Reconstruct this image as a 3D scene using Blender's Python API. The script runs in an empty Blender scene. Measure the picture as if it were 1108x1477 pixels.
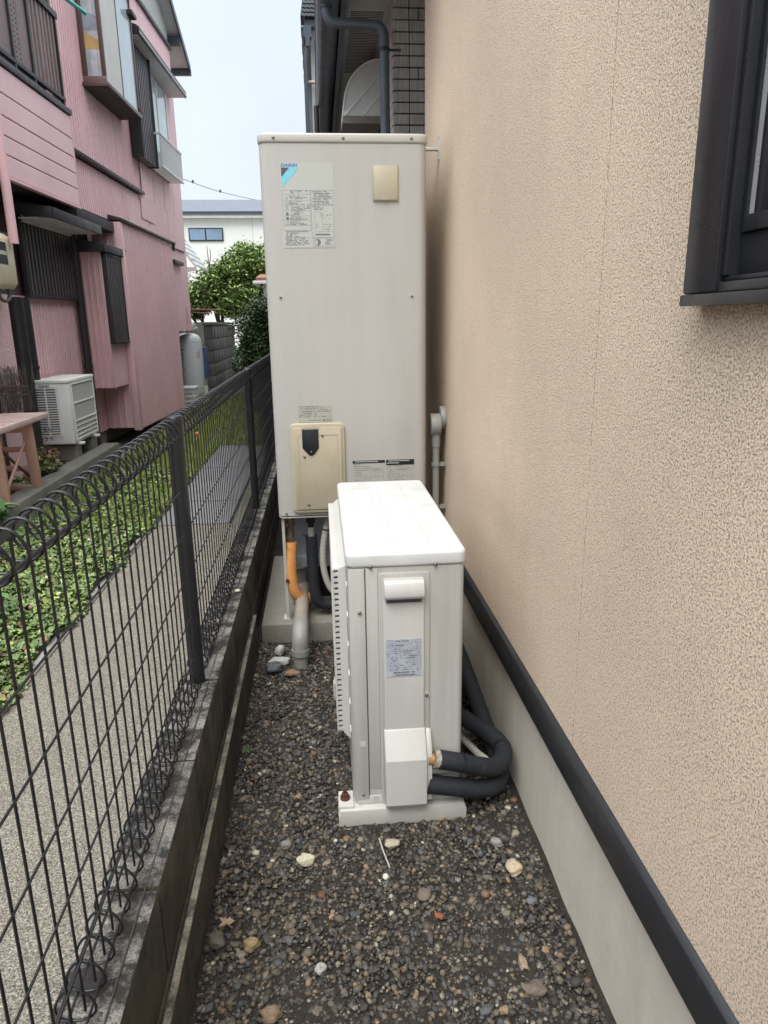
import bpy, math, random
import numpy as np
from mathutils import Vector, Matrix, noise

random.seed(7)
rng = np.random.default_rng(7)
S = bpy.context.scene
COL = S.collection
R = math.radians

# ---------------------------------------------------------------- camera
def make_camera():
    f, cx, cy = 1016.9, 554.0, 738.5
    Y = Vector((459 - cx, -(465 - cy), -f)).normalized()
    D = Vector((610 - cx, -(4500 - cy), -f)).normalized()
    Z = -D; Z = (Z - Y * Z.dot(Y)).normalized(); X = Y.cross(Z)
    m = Matrix((X, Y, Z)).to_4x4()
    m.translation = Vector((0, 0, 1.36))
    cd = bpy.data.cameras.new('camera'); co = bpy.data.objects.new('camera', cd)
    COL.objects.link(co); co.matrix_world = m
    cd.sensor_fit = 'VERTICAL'; cd.sensor_height = 36.0
    cd.lens = f / 1477 * 36.0
    cd.clip_start = 0.02; cd.clip_end = 400
    S.camera = co
make_camera()

# ---------------------------------------------------------------- sky and sun (bright overcast)
SUN_EL, SUN_AZ = R(58), R(205)
W = bpy.data.worlds.new('World'); S.world = W; W.use_nodes = True
nt = W.node_tree; nt.nodes.clear()
out = nt.nodes.new('ShaderNodeOutputWorld'); bg = nt.nodes.new('ShaderNodeBackground')
sky = nt.nodes.new('ShaderNodeTexSky'); sky.sky_type = 'NISHITA'; sky.sun_disc = False
sky.sun_elevation = SUN_EL; sky.sun_rotation = SUN_AZ
tc = nt.nodes.new('ShaderNodeTexCoord'); sep = nt.nodes.new('ShaderNodeSeparateXYZ')
nt.links.new(tc.outputs['Generated'], sep.inputs[0])
ramp = nt.nodes.new('ShaderNodeValToRGB')          # cloud deck: a little brighter overhead, as overcast skies are
cr = ramp.color_ramp; cr.elements[0].position = 0.0; cr.elements[0].color = (5.5, 5.9, 6.25, 1)
cr.elements[1].position = 1.0; cr.elements[1].color = (21.5, 22.0, 22.6, 1)
e = cr.elements.new(0.36); e.color = (5.2, 5.85, 6.6, 1)
nt.links.new(sep.outputs['Z'], ramp.inputs[0])
cn = nt.nodes.new('ShaderNodeTexNoise'); cn.inputs['Scale'].default_value = 2.2; cn.inputs['Detail'].default_value = 5
nt.links.new(tc.outputs['Generated'], cn.inputs['Vector'])
cm = nt.nodes.new('ShaderNodeMapRange'); cm.inputs[1].default_value = .3; cm.inputs[2].default_value = .7
cm.inputs[3].default_value = .90; cm.inputs[4].default_value = 1.07
nt.links.new(cn.outputs['Fac'], cm.inputs[0])
vm = nt.nodes.new('ShaderNodeVectorMath'); vm.operation = 'SCALE'
nt.links.new(ramp.outputs['Color'], vm.inputs[0]); nt.links.new(cm.outputs[0], vm.inputs['Scale'])
mx = nt.nodes.new('ShaderNodeMix'); mx.data_type = 'RGBA'; mx.inputs[0].default_value = 0.93
nt.links.new(sky.outputs[0], mx.inputs[6]); nt.links.new(vm.outputs[0], mx.inputs[7])
nt.links.new(mx.outputs[2], bg.inputs[0]); bg.inputs[1].default_value = 0.1
nt.links.new(bg.outputs[0], out.inputs[0])

sd = bpy.data.lights.new('sun', 'SUN'); sd.energy = 1.5; sd.angle = R(35); sd.color = (1, .97, .92)
so = bpy.data.objects.new('sun', sd); COL.objects.link(so)
dirv = Vector((math.sin(SUN_AZ) * math.cos(SUN_EL), math.cos(SUN_AZ) * math.cos(SUN_EL), math.sin(SUN_EL)))
so.rotation_euler = dirv.to_track_quat('Z', 'Y').to_euler(); so.location = (0, 0, 12)
S.view_settings.view_transform = 'Standard'; S.view_settings.look = 'None'
S.view_settings.exposure = 0.78; S.view_settings.gamma = 1.0
S.view_settings.use_curve_mapping = False
S.render.engine = 'CYCLES'
try:
    S.cycles.use_denoising = True
    S.cycles.max_bounces = 8; S.cycles.diffuse_bounces = 5
except Exception: pass

# ---------------------------------------------------------------- materials
def N(t, k, **kw):
    n = t.nodes.new(k)
    for a, v in kw.items(): setattr(n, a, v)
    return n
def mat(name, col, rough=.5, metal=0, var=.12, vs=6, bump=0, bs=120, dirt=None, dscale=4, dlo=.5, dhi=.7,
        streak=0, sscale=30, coat=0, trans=0, fine=0, fs=400, attr=None, spec=.5, bdist=.002, dstretch=1):
    m = bpy.data.materials.new(name); m.use_nodes = True
    t = m.node_tree; b = t.nodes['Principled BSDF']
    g = N(t, 'ShaderNodeNewGeometry'); L = t.links.new
    pos = g.outputs['Position']
    def noise_(sc, det=4, vec=None, stretch=None, rgh=.6):
        n = N(t, 'ShaderNodeTexNoise'); n.inputs['Scale'].default_value = sc
        n.inputs['Detail'].default_value = det; n.inputs['Roughness'].default_value = rgh
        if stretch:
            mp = N(t, 'ShaderNodeMapping'); mp.inputs['Scale'].default_value = stretch
            L(pos, mp.inputs['Vector']); L(mp.outputs[0], n.inputs['Vector'])
        else: L(pos, n.inputs['Vector'])
        return n.outputs['Fac']
    def mr(src, a, b_, c, d):
        n = N(t, 'ShaderNodeMapRange'); L(src, n.inputs[0])
        for i, v in enumerate((a, b_, c, d)): n.inputs[i + 1].default_value = v
        return n.outputs[0]
    def mixc(fac, A, B, mode='MIX'):
        n = N(t, 'ShaderNodeMix'); n.data_type = 'RGBA'; n.blend_type = mode
        for s_, v in ((0, fac), (6, A), (7, B)):
            if isinstance(v, (tuple, float, int)): n.inputs[s_].default_value = v if not isinstance(v, tuple) else (*v[:3], 1)
            else: L(v, n.inputs[s_])
        return n.outputs[2]
    def scale(c, f):
        n = N(t, 'ShaderNodeVectorMath'); n.operation = 'SCALE'
        L(c, n.inputs[0]); L(f, n.inputs['Scale']); return n.outputs[0]
    if attr:
        a = N(t, 'ShaderNodeAttribute'); a.attribute_name = attr; c = a.outputs['Color']
    else:
        rgb = N(t, 'ShaderNodeRGB'); rgb.outputs[0].default_value = (*col, 1); c = rgb.outputs[0]
    c = scale(c, mr(noise_(vs), .3, .7, 1 - var, 1 + var))
    if fine: c = scale(c, mr(noise_(fs, 2), .3, .7, 1 - fine, 1 + fine))
    if streak:
        c = scale(c, mr(noise_(sscale, 3, stretch=(1, 1, .04)), .35, .7, 1, 1 - streak))
    if dirt:
        c = mixc(mr(noise_(dscale, 6, stretch=(1, 1, dstretch), rgh=.7), dlo, dhi, 0, 1), c, dirt)
    L(c, b.inputs['Base Color'])
    b.inputs['Metallic'].default_value = metal; b.inputs['Specular IOR Level'].default_value = spec
    L(mr(noise_(vs * 3), .3, .7, max(0, rough - .07), min(1, rough + .07)), b.inputs['Roughness'])
    if coat: b.inputs['Coat Weight'].default_value = coat
    if trans: b.inputs['Transmission Weight'].default_value = trans
    if bump:
        bn = N(t, 'ShaderNodeBump'); bn.inputs['Strength'].default_value = bump; bn.inputs['Distance'].default_value = bdist
        L(noise_(bs, 4), bn.inputs['Height']); L(bn.outputs[0], b.inputs['Normal'])
    return m

M = {}
def stucco():
    m = bpy.data.materials.new('stucco'); m.use_nodes = True; t = m.node_tree; b = t.nodes['Principled BSDF']; L = t.links.new
    g = N(t, 'ShaderNodeNewGeometry')
    n1 = N(t, 'ShaderNodeTexNoise'); n1.inputs['Scale'].default_value = 270; n1.inputs['Detail'].default_value = 4; n1.inputs['Roughness'].default_value = .6
    n1.inputs['Distortion'].default_value = .15
    L(g.outputs['Position'], n1.inputs['Vector'])
    r = N(t, 'ShaderNodeValToRGB'); e = r.color_ramp.elements
    e[0].position = .38; e[0].color = (.40, .32, .245, 1); e[1].position = .54; e[1].color = (.82, .665, .51, 1)
    L(n1.outputs['Fac'], r.inputs[0])
    n2 = N(t, 'ShaderNodeTexNoise'); n2.inputs['Scale'].default_value = 1.6; n2.inputs['Detail'].default_value = 4
    L(g.outputs['Position'], n2.inputs['Vector'])
    mr = N(t, 'ShaderNodeMapRange'); L(n2.outputs['Fac'], mr.inputs[0]); mr.inputs[1].default_value = .3; mr.inputs[2].default_value = .7
    mr.inputs[3].default_value = .90; mr.inputs[4].default_value = 1.06
    sc = N(t, 'ShaderNodeVectorMath'); sc.operation = 'SCALE'; L(r.outputs[0], sc.inputs[0]); L(mr.outputs[0], sc.inputs['Scale'])
    n3 = N(t, 'ShaderNodeTexNoise'); n3.inputs['Scale'].default_value = 9; n3.inputs['Detail'].default_value = 4
    mp3 = N(t, 'ShaderNodeMapping'); mp3.inputs['Scale'].default_value = (1, 1, .05); L(g.outputs['Position'], mp3.inputs['Vector']); L(mp3.outputs[0], n3.inputs['Vector'])
    m3 = N(t, 'ShaderNodeMapRange'); L(n3.outputs['Fac'], m3.inputs[0]); m3.inputs[1].default_value = .5; m3.inputs[2].default_value = .75; m3.inputs[3].default_value = 1; m3.inputs[4].default_value = .975
    s3 = N(t, 'ShaderNodeVectorMath'); s3.operation = 'SCALE'; L(sc.outputs[0], s3.inputs[0]); L(m3.outputs[0], s3.inputs['Scale'])
    L(s3.outputs[0], b.inputs['Base Color']); b.inputs['Roughness'].default_value = .85; b.inputs['Specular IOR Level'].default_value = .25
    bp = N(t, 'ShaderNodeBump'); bp.inputs['Strength'].default_value = .8; bp.inputs['Distance'].default_value = .0016
    mr2 = N(t, 'ShaderNodeMapRange'); L(n1.outputs['Fac'], mr2.inputs[0]); mr2.inputs[1].default_value = .3; mr2.inputs[2].default_value = .55
    L(mr2.outputs[0], bp.inputs['Height']); L(bp.outputs[0], b.inputs['Normal'])
    return m
M['stucco'] = stucco()
M['black_trim'] = mat('black_trim', (.022, .024, .028), .35, var=.1, bump=.1, bs=60, dirt=(.09, .085, .08), dscale=14, dlo=.62, dhi=.85)
M['foundation'] = mat('foundation', (.66, .615, .525), .85, var=.08, vs=3, bump=.35, bs=90, streak=.12, sscale=14, dirt=(.42, .40, .34), dscale=3, dlo=.5, dhi=.85)
M['window_black'] = mat('window_black', (.02, .022, .026), .3, var=.08)
M['glass_dark'] = mat('glass_dark', (.03, .026, .024), .04, var=.1, spec=.9)
M['wood_inside'] = mat('wood_inside', (.13, .065, .035), .4, var=.2, vs=3)
M['alu_strip'] = mat('alu_strip', (.6, .62, .62), .3, metal=.6, var=.05)
M['soil'] = mat('soil', (.024, .019, .014), .95, var=.45, vs=9, bump=1, bs=60, bdist=.01, fine=.5, fs=160)
M['gravel'] = mat('gravel', (1, 1, 1), .7, var=.15, vs=60, fine=.25, fs=500, attr='col', bump=.3, bs=300)
M['heater'] = mat('heater_paint', (.47, .46, .43), .42, var=.03, vs=2, streak=.055, sscale=22, bump=.04, bs=14, dirt=(.35, .335, .30), dscale=2.5, dlo=.55, dhi=.95, dstretch=.15)
M['heater_cap'] = mat('heater_cap_paint', (.50, .485, .44), .4, var=.04, vs=3)
M['cream'] = mat('cream_plastic', (.47, .42, .31), .45, var=.05, vs=8, dirt=(.38, .32, .21), dscale=9, dlo=.5, dhi=.9)
M['cream2'] = mat('cream_plate', (.41, .37, .28), .45, var=.04)
M['navy'] = mat('black_plastic', (.012, .014, .02), .4)
M['sticker'] = mat('sticker', (.48, .50, .46), .4, var=.03)
M['print'] = mat('print_grey', (.16, .17, .17), .6, var=.05)
M['print_blue'] = mat('print_blue', (.02, .22, .55), .5, var=.02)
M['print_cyan'] = mat('print_cyan', (.20, .58, .70), .5, var=.02)
M['print_dark'] = mat('print_dark', (.07, .085, .13), .5, var=.02)
M['foil'] = mat('foil', (.46, .50, .56), .4, metal=.15, var=.2, vs=60, bump=.3, bs=70, dirt=(.30, .31, .33), dscale=40, dlo=.55, dhi=.75)
M['screw'] = mat('screw', (.25, .23, .2), .4, metal=.8, var=.2, vs=200)
M['rust'] = mat('rust', (.10, .035, .02), .85, var=.4, vs=150, bump=.5, bs=300)
M['panel_grey'] = mat('panel_grey', (.30, .34, .38), .4, metal=.2, var=.1, vs=8)
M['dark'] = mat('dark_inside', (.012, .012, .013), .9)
M['orange'] = mat('orange_lagging', (.72, .33, .11), .7, var=.1, vs=30, bump=.2, bs=100, dirt=(.38, .15, .04), dscale=20, dlo=.55, dhi=.8)
M['foam'] = mat('black_foam', (.014, .016, .021), .75, var=.25, vs=30, bump=.35, bs=70, bdist=.004, dirt=(.05, .045, .04), dscale=25, dlo=.58, dhi=.85)
M['conduit'] = mat('white_conduit', (.42, .41, .36), .5, var=.08, vs=30)
M['brass'] = mat('brass', (.30, .25, .18), .4, metal=.8, var=.3, vs=80)
M['pvc'] = mat('pvc_grey', (.33, .285, .25), .45, var=.08, vs=20, dirt=(.24, .165, .11), dscale=9, dlo=.5, dhi=.75)
M['pvc2'] = mat('pvc_wall', (.27, .27, .25), .5, var=.08, vs=20)
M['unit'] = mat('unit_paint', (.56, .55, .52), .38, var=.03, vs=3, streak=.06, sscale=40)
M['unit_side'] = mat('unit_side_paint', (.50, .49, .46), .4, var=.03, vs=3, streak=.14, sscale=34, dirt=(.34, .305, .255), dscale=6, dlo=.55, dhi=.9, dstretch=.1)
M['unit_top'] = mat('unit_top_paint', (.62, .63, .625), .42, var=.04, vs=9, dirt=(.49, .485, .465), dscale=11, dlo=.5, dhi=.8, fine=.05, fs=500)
M['base_white'] = mat('base_white', (.52, .51, .47), .5, var=.06, vs=20, dirt=(.35, .3, .24), dscale=18, dlo=.56, dhi=.85)
M['slab'] = mat('slab_concrete', (.24, .225, .19), .9, var=.18, vs=5, bump=.5, bs=110, fine=.2, fs=260, dirt=(.13, .115, .095), dscale=5, dlo=.45, dhi=.75)
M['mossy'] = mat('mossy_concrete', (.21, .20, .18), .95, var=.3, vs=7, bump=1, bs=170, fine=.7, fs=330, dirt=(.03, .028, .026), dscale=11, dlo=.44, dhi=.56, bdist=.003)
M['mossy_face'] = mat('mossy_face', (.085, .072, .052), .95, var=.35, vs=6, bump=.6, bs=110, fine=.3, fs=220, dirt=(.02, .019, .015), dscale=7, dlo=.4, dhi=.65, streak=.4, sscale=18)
M['ledge'] = mat('ledge_concrete', (.27, .25, .20), .95, var=.45, vs=22, bump=.9, bs=200, fine=.4, fs=350, dirt=(.07, .063, .05), dscale=16, dlo=.48, dhi=.62)
M['fence'] = mat('fence_coating', (.014, .014, .017), .38, var=.15, vs=20, bump=.1, bs=200)
M['path'] = mat('exposed_aggregate', (.225, .208, .172), .9, var=.12, vs=4, bump=1, bs=230, fine=.95, fs=240, bdist=.003, dirt=(.10, .09, .07), dscale=190, dlo=.5, dhi=.62)
M['kerb'] = mat('kerb_concrete', (.27, .26, .235), .9, var=.15, vs=5, bump=.5, bs=150, fine=.3, fs=300)
M['slab2'] = mat('smooth_slab', (.20, .20, .205), .5, var=.12, vs=4, bump=.2, bs=60)
M['nground'] = mat('neighbour_soil', (.20, .19, .16), .95, var=.3, vs=4, bump=.8, bs=60, fine=.35, fs=120)
M['bed'] = mat('bed_soil', (.055, .042, .028), .95, var=.4, vs=9, bump=1, bs=60, bdist=.01)
M['pink'] = mat('pink_paint', (.80, .515, .53), .5, var=.05, vs=2, streak=.1, sscale=12, dirt=(.66, .43, .44), dscale=3, dlo=.55, dhi=.95)
M['pink_board'] = mat('pink_board', (.78, .535, .545), .6, var=.05, vs=3, bump=.5, bs=70, bdist=.004)
M['brown_alu'] = mat('brown_alu', (.105, .06, .052), .4, var=.08)
M['brown_light'] = mat('brown_light', (.17, .11, .10), .4, var=.08)
M['dark_metal'] = mat('dark_metal', (.028, .026, .028), .45, var=.15)
M['lattice'] = mat('lattice_metal', (.075, .065, .066), .45, var=.15)
M['gutter'] = mat('gutter_haze_tint', (.10, .12, .15), .4, var=.1)  # base colour lightened towards blue, with the haze at the eave mixed in
M['dark_blue'] = mat('dark_trim', (.06, .07, .09), .4, var=.1)
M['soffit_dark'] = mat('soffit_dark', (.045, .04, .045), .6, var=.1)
M['soffit_white'] = mat('soffit_white', (.70, .69, .70), .6, var=.08)
M['bay_panel'] = mat('bay_panel', (.56, .54, .50), .5, var=.05)
M['siding_grey'] = mat('siding_grey', (.46, .47, .44), .6, var=.06)
M['curtain'] = mat('curtain', (.52, .55, .58), .7, var=.25, vs=12, streak=.3, sscale=25)
M['curtain_blue'] = mat('curtain_blue', (.30, .34, .40), .7, var=.2, vs=12)
M['ochre'] = mat('ochre_cloth', (.55, .37, .14), .7, var=.15)
M['glass'] = mat('window_glass', (.42, .50, .52), .06, var=.15, vs=2, spec=.8)
M['shutter'] = mat('shutter_brown', (.05, .04, .045), .35, var=.3, vs=10)
M['white_metal'] = mat('white_metal', (.68, .68, .66), .4, var=.05)
M['teal'] = mat('teal_tube', (.08, .45, .40), .4)
M['meter'] = mat('meter_cream', (.72, .64, .46), .45, var=.05, vs=10)
M['cable_grey'] = mat('cable_grey', (.10, .105, .11), .6)
M['ac_white'] = mat('ac_white', (.80, .79, .76), .45, var=.04)
M['ac_grid'] = mat('ac_grid', (.52, .51, .48), .6, var=.05)
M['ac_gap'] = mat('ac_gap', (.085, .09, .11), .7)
M['table'] = mat('table_resin', (.46, .27, .21), .55, var=.12, vs=12, dirt=(.30, .17, .12), dscale=12, dlo=.5, dhi=.8)
M['table_top'] = mat('table_top_resin', (.60, .45, .42), .55, var=.08, vs=12)
M['terracotta'] = mat('terracotta', (.22, .12, .07), .7, var=.15, vs=20)
M['wire_rust'] = mat('wire_rust', (.075, .05, .04), .8, var=.3, vs=40)
M['cyl_grey'] = mat('cylinder_paint', (.62, .64, .65), .35, var=.04, vs=4)
M['print_green'] = mat('print_green', (.22, .36, .30), .5)
M['print_white'] = mat('print_white', (.20, .30, .26), .5)
M['print_red'] = mat('print_red', (.45, .06, .07), .5)
M['blue'] = mat('blue_sheet', (.02, .07, .18), .5)
M['block'] = mat('far_block', (.12, .117, .11), .9, var=.25, vs=5, bump=.5, bs=60, fine=.2, fs=90, streak=.35, sscale=8)
M['mortar'] = mat('mortar', (.055, .052, .05), .95, var=.2)
M['leaf'] = mat('leaf', (1, 1, 1), .5, var=.2, vs=5, attr='col', spec=.4)
M['bark'] = mat('bark', (.055, .042, .03), .9, var=.3, vs=10, bump=.6, bs=40)
M['farwall'] = mat('far_render', (.74, .74, .71), .7, var=.03)
M['farroof'] = mat('far_slates', (.10, .12, .15), .6, var=.12, vs=3)
M['far_glass'] = mat('far_glass', (.20, .30, .42), .08, var=.3, vs=.8, spec=.8)
M['redtile'] = mat('red_tile', (.22, .11, .07), .7, var=.2, vs=6)
M['tile'] = mat('brick_tile', (.52, .495, .46), .7, var=.18, vs=9, bump=.8, bs=40, streak=.35, sscale=110)
M['tile_mortar'] = mat('tile_mortar', (.03, .028, .028), .9)
M['kawara'] = mat('roof_tile', (.10, .11, .125), .45, var=.25, vs=8)
M['hood'] = mat('vent_hood', (.62, .63, .62), .45, metal=.1, var=.06, vs=8)
M['vented'] = mat('vented_soffit', (.52, .52, .51), .7, var=.05)
M['cable'] = mat('cable', (.05, .05, .055), .6)

# ---------------------------------------------------------------- mesh helpers
class MB:
    def __init__(s): s.v = []; s.f = []
    def add(s, vs, fs):
        n = len(s.v); s.v += [tuple(p) for p in vs]; s.f += [tuple(i + n for i in q) for q in fs]; return s
    def box(s, x0, x1, y0, y1, z0, z1):
        return s.add([(x0,y0,z0),(x1,y0,z0),(x1,y1,z0),(x0,y1,z0),(x0,y0,z1),(x1,y0,z1),(x1,y1,z1),(x0,y1,z1)],
              [(0,3,2,1),(4,5,6,7),(0,1,5,4),(1,2,6,5),(2,3,7,6),(3,0,4,7)])
    def prism(s, pts, axis, a, b):
        """pts 2-D polygon; axis 'x': (y,z), 'y': (x,z), 'z': (x,y)"""
        mk = {'x': lambda p, t: (t, p[0], p[1]), 'y': lambda p, t: (p[0], t, p[1]), 'z': lambda p, t: (p[0], p[1], t)}[axis]
        n = len(pts); vs = [mk(p, a) for p in pts] + [mk(p, b) for p in pts]
        return s.add(vs, [tuple(range(n))[::-1], tuple(range(n, 2 * n))] + [(i, (i+1) % n, n + (i+1) % n, n + i) for i in range(n)])
    def tube(s, pts, r, seg=10, caps=True, rf=None):
        P = [Vector(p) for p in pts]; n = len(P); rings = []
        up = Vector((0, 0, 1))
        t0 = (P[1] - P[0]).normalized()
        if abs(t0.dot(up)) > .95: up = Vector((1, 0, 0))
        a = t0.cross(up).normalized()
        for i in range(n):
            t = (P[min(i+1, n-1)] - P[max(i-1, 0)]).normalized()
            a = (a - t * a.dot(t)).normalized(); b = t.cross(a)
            rr = rf(i) if rf else r
            rings.append([P[i] + (a * math.cos(k * 2 * math.pi / seg) + b * math.sin(k * 2 * math.pi / seg)) * rr for k in range(seg)])
        vs = [p for q in rings for p in q]
        fs = [(i*seg+k, i*seg+(k+1) % seg, (i+1)*seg+(k+1) % seg, (i+1)*seg+k) for i in range(n-1) for k in range(seg)]
        if caps: fs += [tuple(range(seg))[::-1], tuple(range((n-1)*seg, n*seg))]
        return s.add(vs, fs)
    def cyl(s, p, q, r, seg=16, r2=None):
        return s.tube([p, q], r, seg, rf=(lambda i: r if i == 0 else (r if r2 is None else r2)))
    def lathe(s, cx, cy, prof, seg=24):
        n = len(prof); vs = [(cx + r * math.cos(k*2*math.pi/seg), cy + r * math.sin(k*2*math.pi/seg), z) for r, z in prof for k in range(seg)]
        fs = [(i*seg+k, i*seg+(k+1) % seg, (i+1)*seg+(k+1) % seg, (i+1)*seg+k) for i in range(n-1) for k in range(seg)]
        fs += [tuple(range(seg))[::-1], tuple(range((n-1)*seg, n*seg))]
        return s.add(vs, fs)
    def corr(s, ax, a0, a1, z0, z1, d, pitch, amp, prof='trap', sgn=1, back=.02):
        """ribbed sheet; ax 'y': runs along y at x=d facing +x; ax 'x': runs along x at y=d facing -y"""
        P = []; n = max(1, round((a1 - a0) / pitch)); p = (a1 - a0) / n
        for i in range(n):
            o = a0 + i * p
            if prof == 'trap': P += [(o, 0), (o + .45*p, 0), (o + .55*p, amp), (o + .9*p, amp)]
            elif prof == 'rib': P += [(o, 0), (o + .78*p, 0), (o + .82*p, amp), (o + .96*p, amp)]
            elif prof == 'fine': P += [(o, 0), (o + .68*p, 0), (o + .74*p, -amp), (o + .94*p, -amp)]
            elif prof == 'groove': P += [(o, 0), (o + .9*p, 0), (o + .93*p, -amp), (o + .97*p, -amp)]
            else: P += [(o + p*k/6, amp * .5 * (1 - math.cos(k*math.pi/3))) for k in range(6)]
        P.append((a1, 0)); vs = []; m = len(P)
        for (q, h) in P:
            for z in (z0, z1): vs.append((d + h, q, z) if ax == 'y' else (q, d - h, z))
        for (q, h) in (P[0], P[-1]):
            for z in (z0, z1): vs.append((d - back, q, z) if ax == 'y' else (q, d + back, z))
        fs = [(2*i, 2*i+2, 2*i+3, 2*i+1) for i in range(m-1)]
        B = 2 * m; fs += [(B, B+1, B+3, B+2), (0, 1, B+1, B), (2*m-2, B+2, B+3, 2*m-1)]
        fs += [tuple([B] + [2*i for i in range(m)][::1] + [B+2])[::-1], tuple([B+1] + [2*i+1 for i in range(m)] + [B+3])]
        if ax == 'x': fs = [f[::-1] for f in fs]
        return s.add(vs, fs)

def rrect(x0, x1, y0, y1, r, n=5):
    o = []
    for cx, cy, a in ((x1-r, y0+r, -90), (x1-r, y1-r, 0), (x0+r, y1-r, 90), (x0+r, y0+r, 180)):
        for k in range(n + 1):
            t = R(a + 90 * k / n); o.append((cx + r*math.cos(t), cy + r*math.sin(t)))
    return o
def smooth_path(pts, n=8):
    P = [Vector(p) for p in pts]; P = [P[0]*2 - P[1]] + P + [P[-1]*2 - P[-2]]; o = []
    for i in range(1, len(P) - 2):
        a, b, c, d = P[i-1:i+3]
        for k in range(n):
            t = k / n
            o.append(.5 * ((2*b) + (c-a)*t + (2*a-5*b+4*c-d)*t*t + (3*b-a-3*c+d)*t**3))
    o.append(P[-2]); return o

def mesh(name, mb, m, smooth=None, bevel=0, bseg=2):
    me = bpy.data.meshes.new(name); me.from_pydata(mb.v, [], mb.f); me.materials.append(m)
    if bevel:
        import bmesh
        bm = bmesh.new(); bm.from_mesh(me)
        bmesh.ops.recalc_face_normals(bm, faces=bm.faces)
        es = [e for e in bm.edges if len(e.link_faces) == 2 and e.calc_face_angle(0) > R(35)]
        bmesh.ops.bevel(bm, geom=es, offset=bevel, segments=bseg, profile=.5, affect='EDGES', clamp_overlap=True)
        bm.to_mesh(me); bm.free(); smooth = smooth or 40
    if smooth:
        me.polygons.foreach_set('use_smooth', [True] * len(me.polygons))
        me.set_sharp_from_angle(angle=R(smooth))
    me.update(); return me
def link(name, data, parent=None, loc=(0,0,0)):
    o = bpy.data.objects.new(name, data); COL.objects.link(o); o.parent = parent; o.location = loc; return o
def root_of(p):
    while p.parent: p = p.parent
    return p
def part(name, mb, m, parent, smooth=None, bevel=0, w=False, label=None, kind=None, bseg=2, loc=(0,0,0)):
    if w:
        L = root_of(parent).location; mb.v = [(a-L.x, b-L.y, c-L.z) for a, b, c in mb.v]
    o = link(name, mesh(name, mb, m, smooth, bevel, bseg), parent, loc)
    if label: o['label'] = label
    if kind: o['kind'] = kind
    return o
def tag(o, label, cat=None, group=None, kind=None):
    if label: o['label'] = label
    if cat: o['category'] = cat
    if group: o['group'] = group
    if kind: o['kind'] = kind
    return o
def thing(name, label, cat, loc=(0,0,0), rz=0, group=None):
    o = link(name, None, None, loc); o.rotation_euler = (0, 0, rz); o.empty_display_size = .1
    return tag(o, label, cat, group)
def single(name, mb, m, label, cat, smooth=None, bevel=0, group=None, kind=None):
    xs = np.array(mb.v); c = (xs.min(0) + xs.max(0)) / 2; c[2] = xs[:, 2].min()
    mb.v = [tuple(np.array(p) - c) for p in mb.v]
    o = link(name, mesh(name, mb, m, smooth, bevel), None, tuple(c)); return tag(o, label, cat, group, kind)
def struct(name, mb, m, smooth=None, bevel=0, label=None):
    o = link(name, mesh(name, mb, m, smooth, bevel)); o['kind'] = 'structure'
    if label: o['label'] = label
    return o

# ---------------------------------------------------------------- ground and setting
def grid(x0, x1, y0, y1, z, nx, ny, amp, sc=5):
    mb = MB(); vs = []
    for j in range(ny + 1):
        for i in range(nx + 1):
            x = x0 + (x1-x0)*i/nx; y = y0 + (y1-y0)*j/ny
            vs.append((x, y, z + amp * noise.noise(Vector((x*sc, y*sc, 0)))))
    return mb.add(vs, [(j*(nx+1)+i, j*(nx+1)+i+1, (j+1)*(nx+1)+i+1, (j+1)*(nx+1)+i) for j in range(ny) for i in range(nx)])
struct('ground', MB().box(-90, 90, -40, 160, -.4, -.06), M['nground'])
struct('alley_soil', grid(-.33, .56, -1.2, 7.5, -.003, 60, 240, .010, 7), M['soil'], smooth=60)
struct('neighbour_ground', MB().box(-30, -.44, -3, 12.0, -.3, .10), M['nground'])
struct('far_ground', MB().box(-30, 12, 12.0, 60, -.3, .09), mat('far_grass', (.15, .15, .11), .95, var=.4, vs=4))
# exposed-aggregate path with one joint, then smooth slabs
pth = MB()
struct('path', MB().box(-1.08, -.452, -1.5, 3.598, .0, .124), M['path'])
struct('paving_slab', MB().box(-1.08, -.452, 3.604, 4.42, 0, .122), M['path'])
for i, y in enumerate((4.43, 5.04, 5.65, 6.26, 6.87)):
    struct('paving_slab', MB().box(-1.07, -.62, y, y + .6, 0, .126 + .002 * (i % 2)), M['slab2'])
struct('path_edging', MB().box(-1.125, -1.083, -1.5, 4.4, .0, .132), M['kerb'], bevel=.004)
# raised bed of the neighbour
struct('bed_soil', grid(-2.35, -2.02, 2.0, 6.6, .215, 8, 60, .03, 4), M['bed'], smooth=60)
single('bed_kerb_wall', MB().box(-2.03, -1.88, 1.5, 6.68, 0, .31), mat('kerb_moss', (.15, .145, .12), .95, var=.2, vs=3, bump=.8, bs=160, fine=.55, fs=260, dirt=(.06, .056, .045), dscale=2.5, dlo=.5, dhi=.8), 'low mossy concrete kerb wall edging the raised bed by the pink house', 'low wall', bevel=.008)

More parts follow.
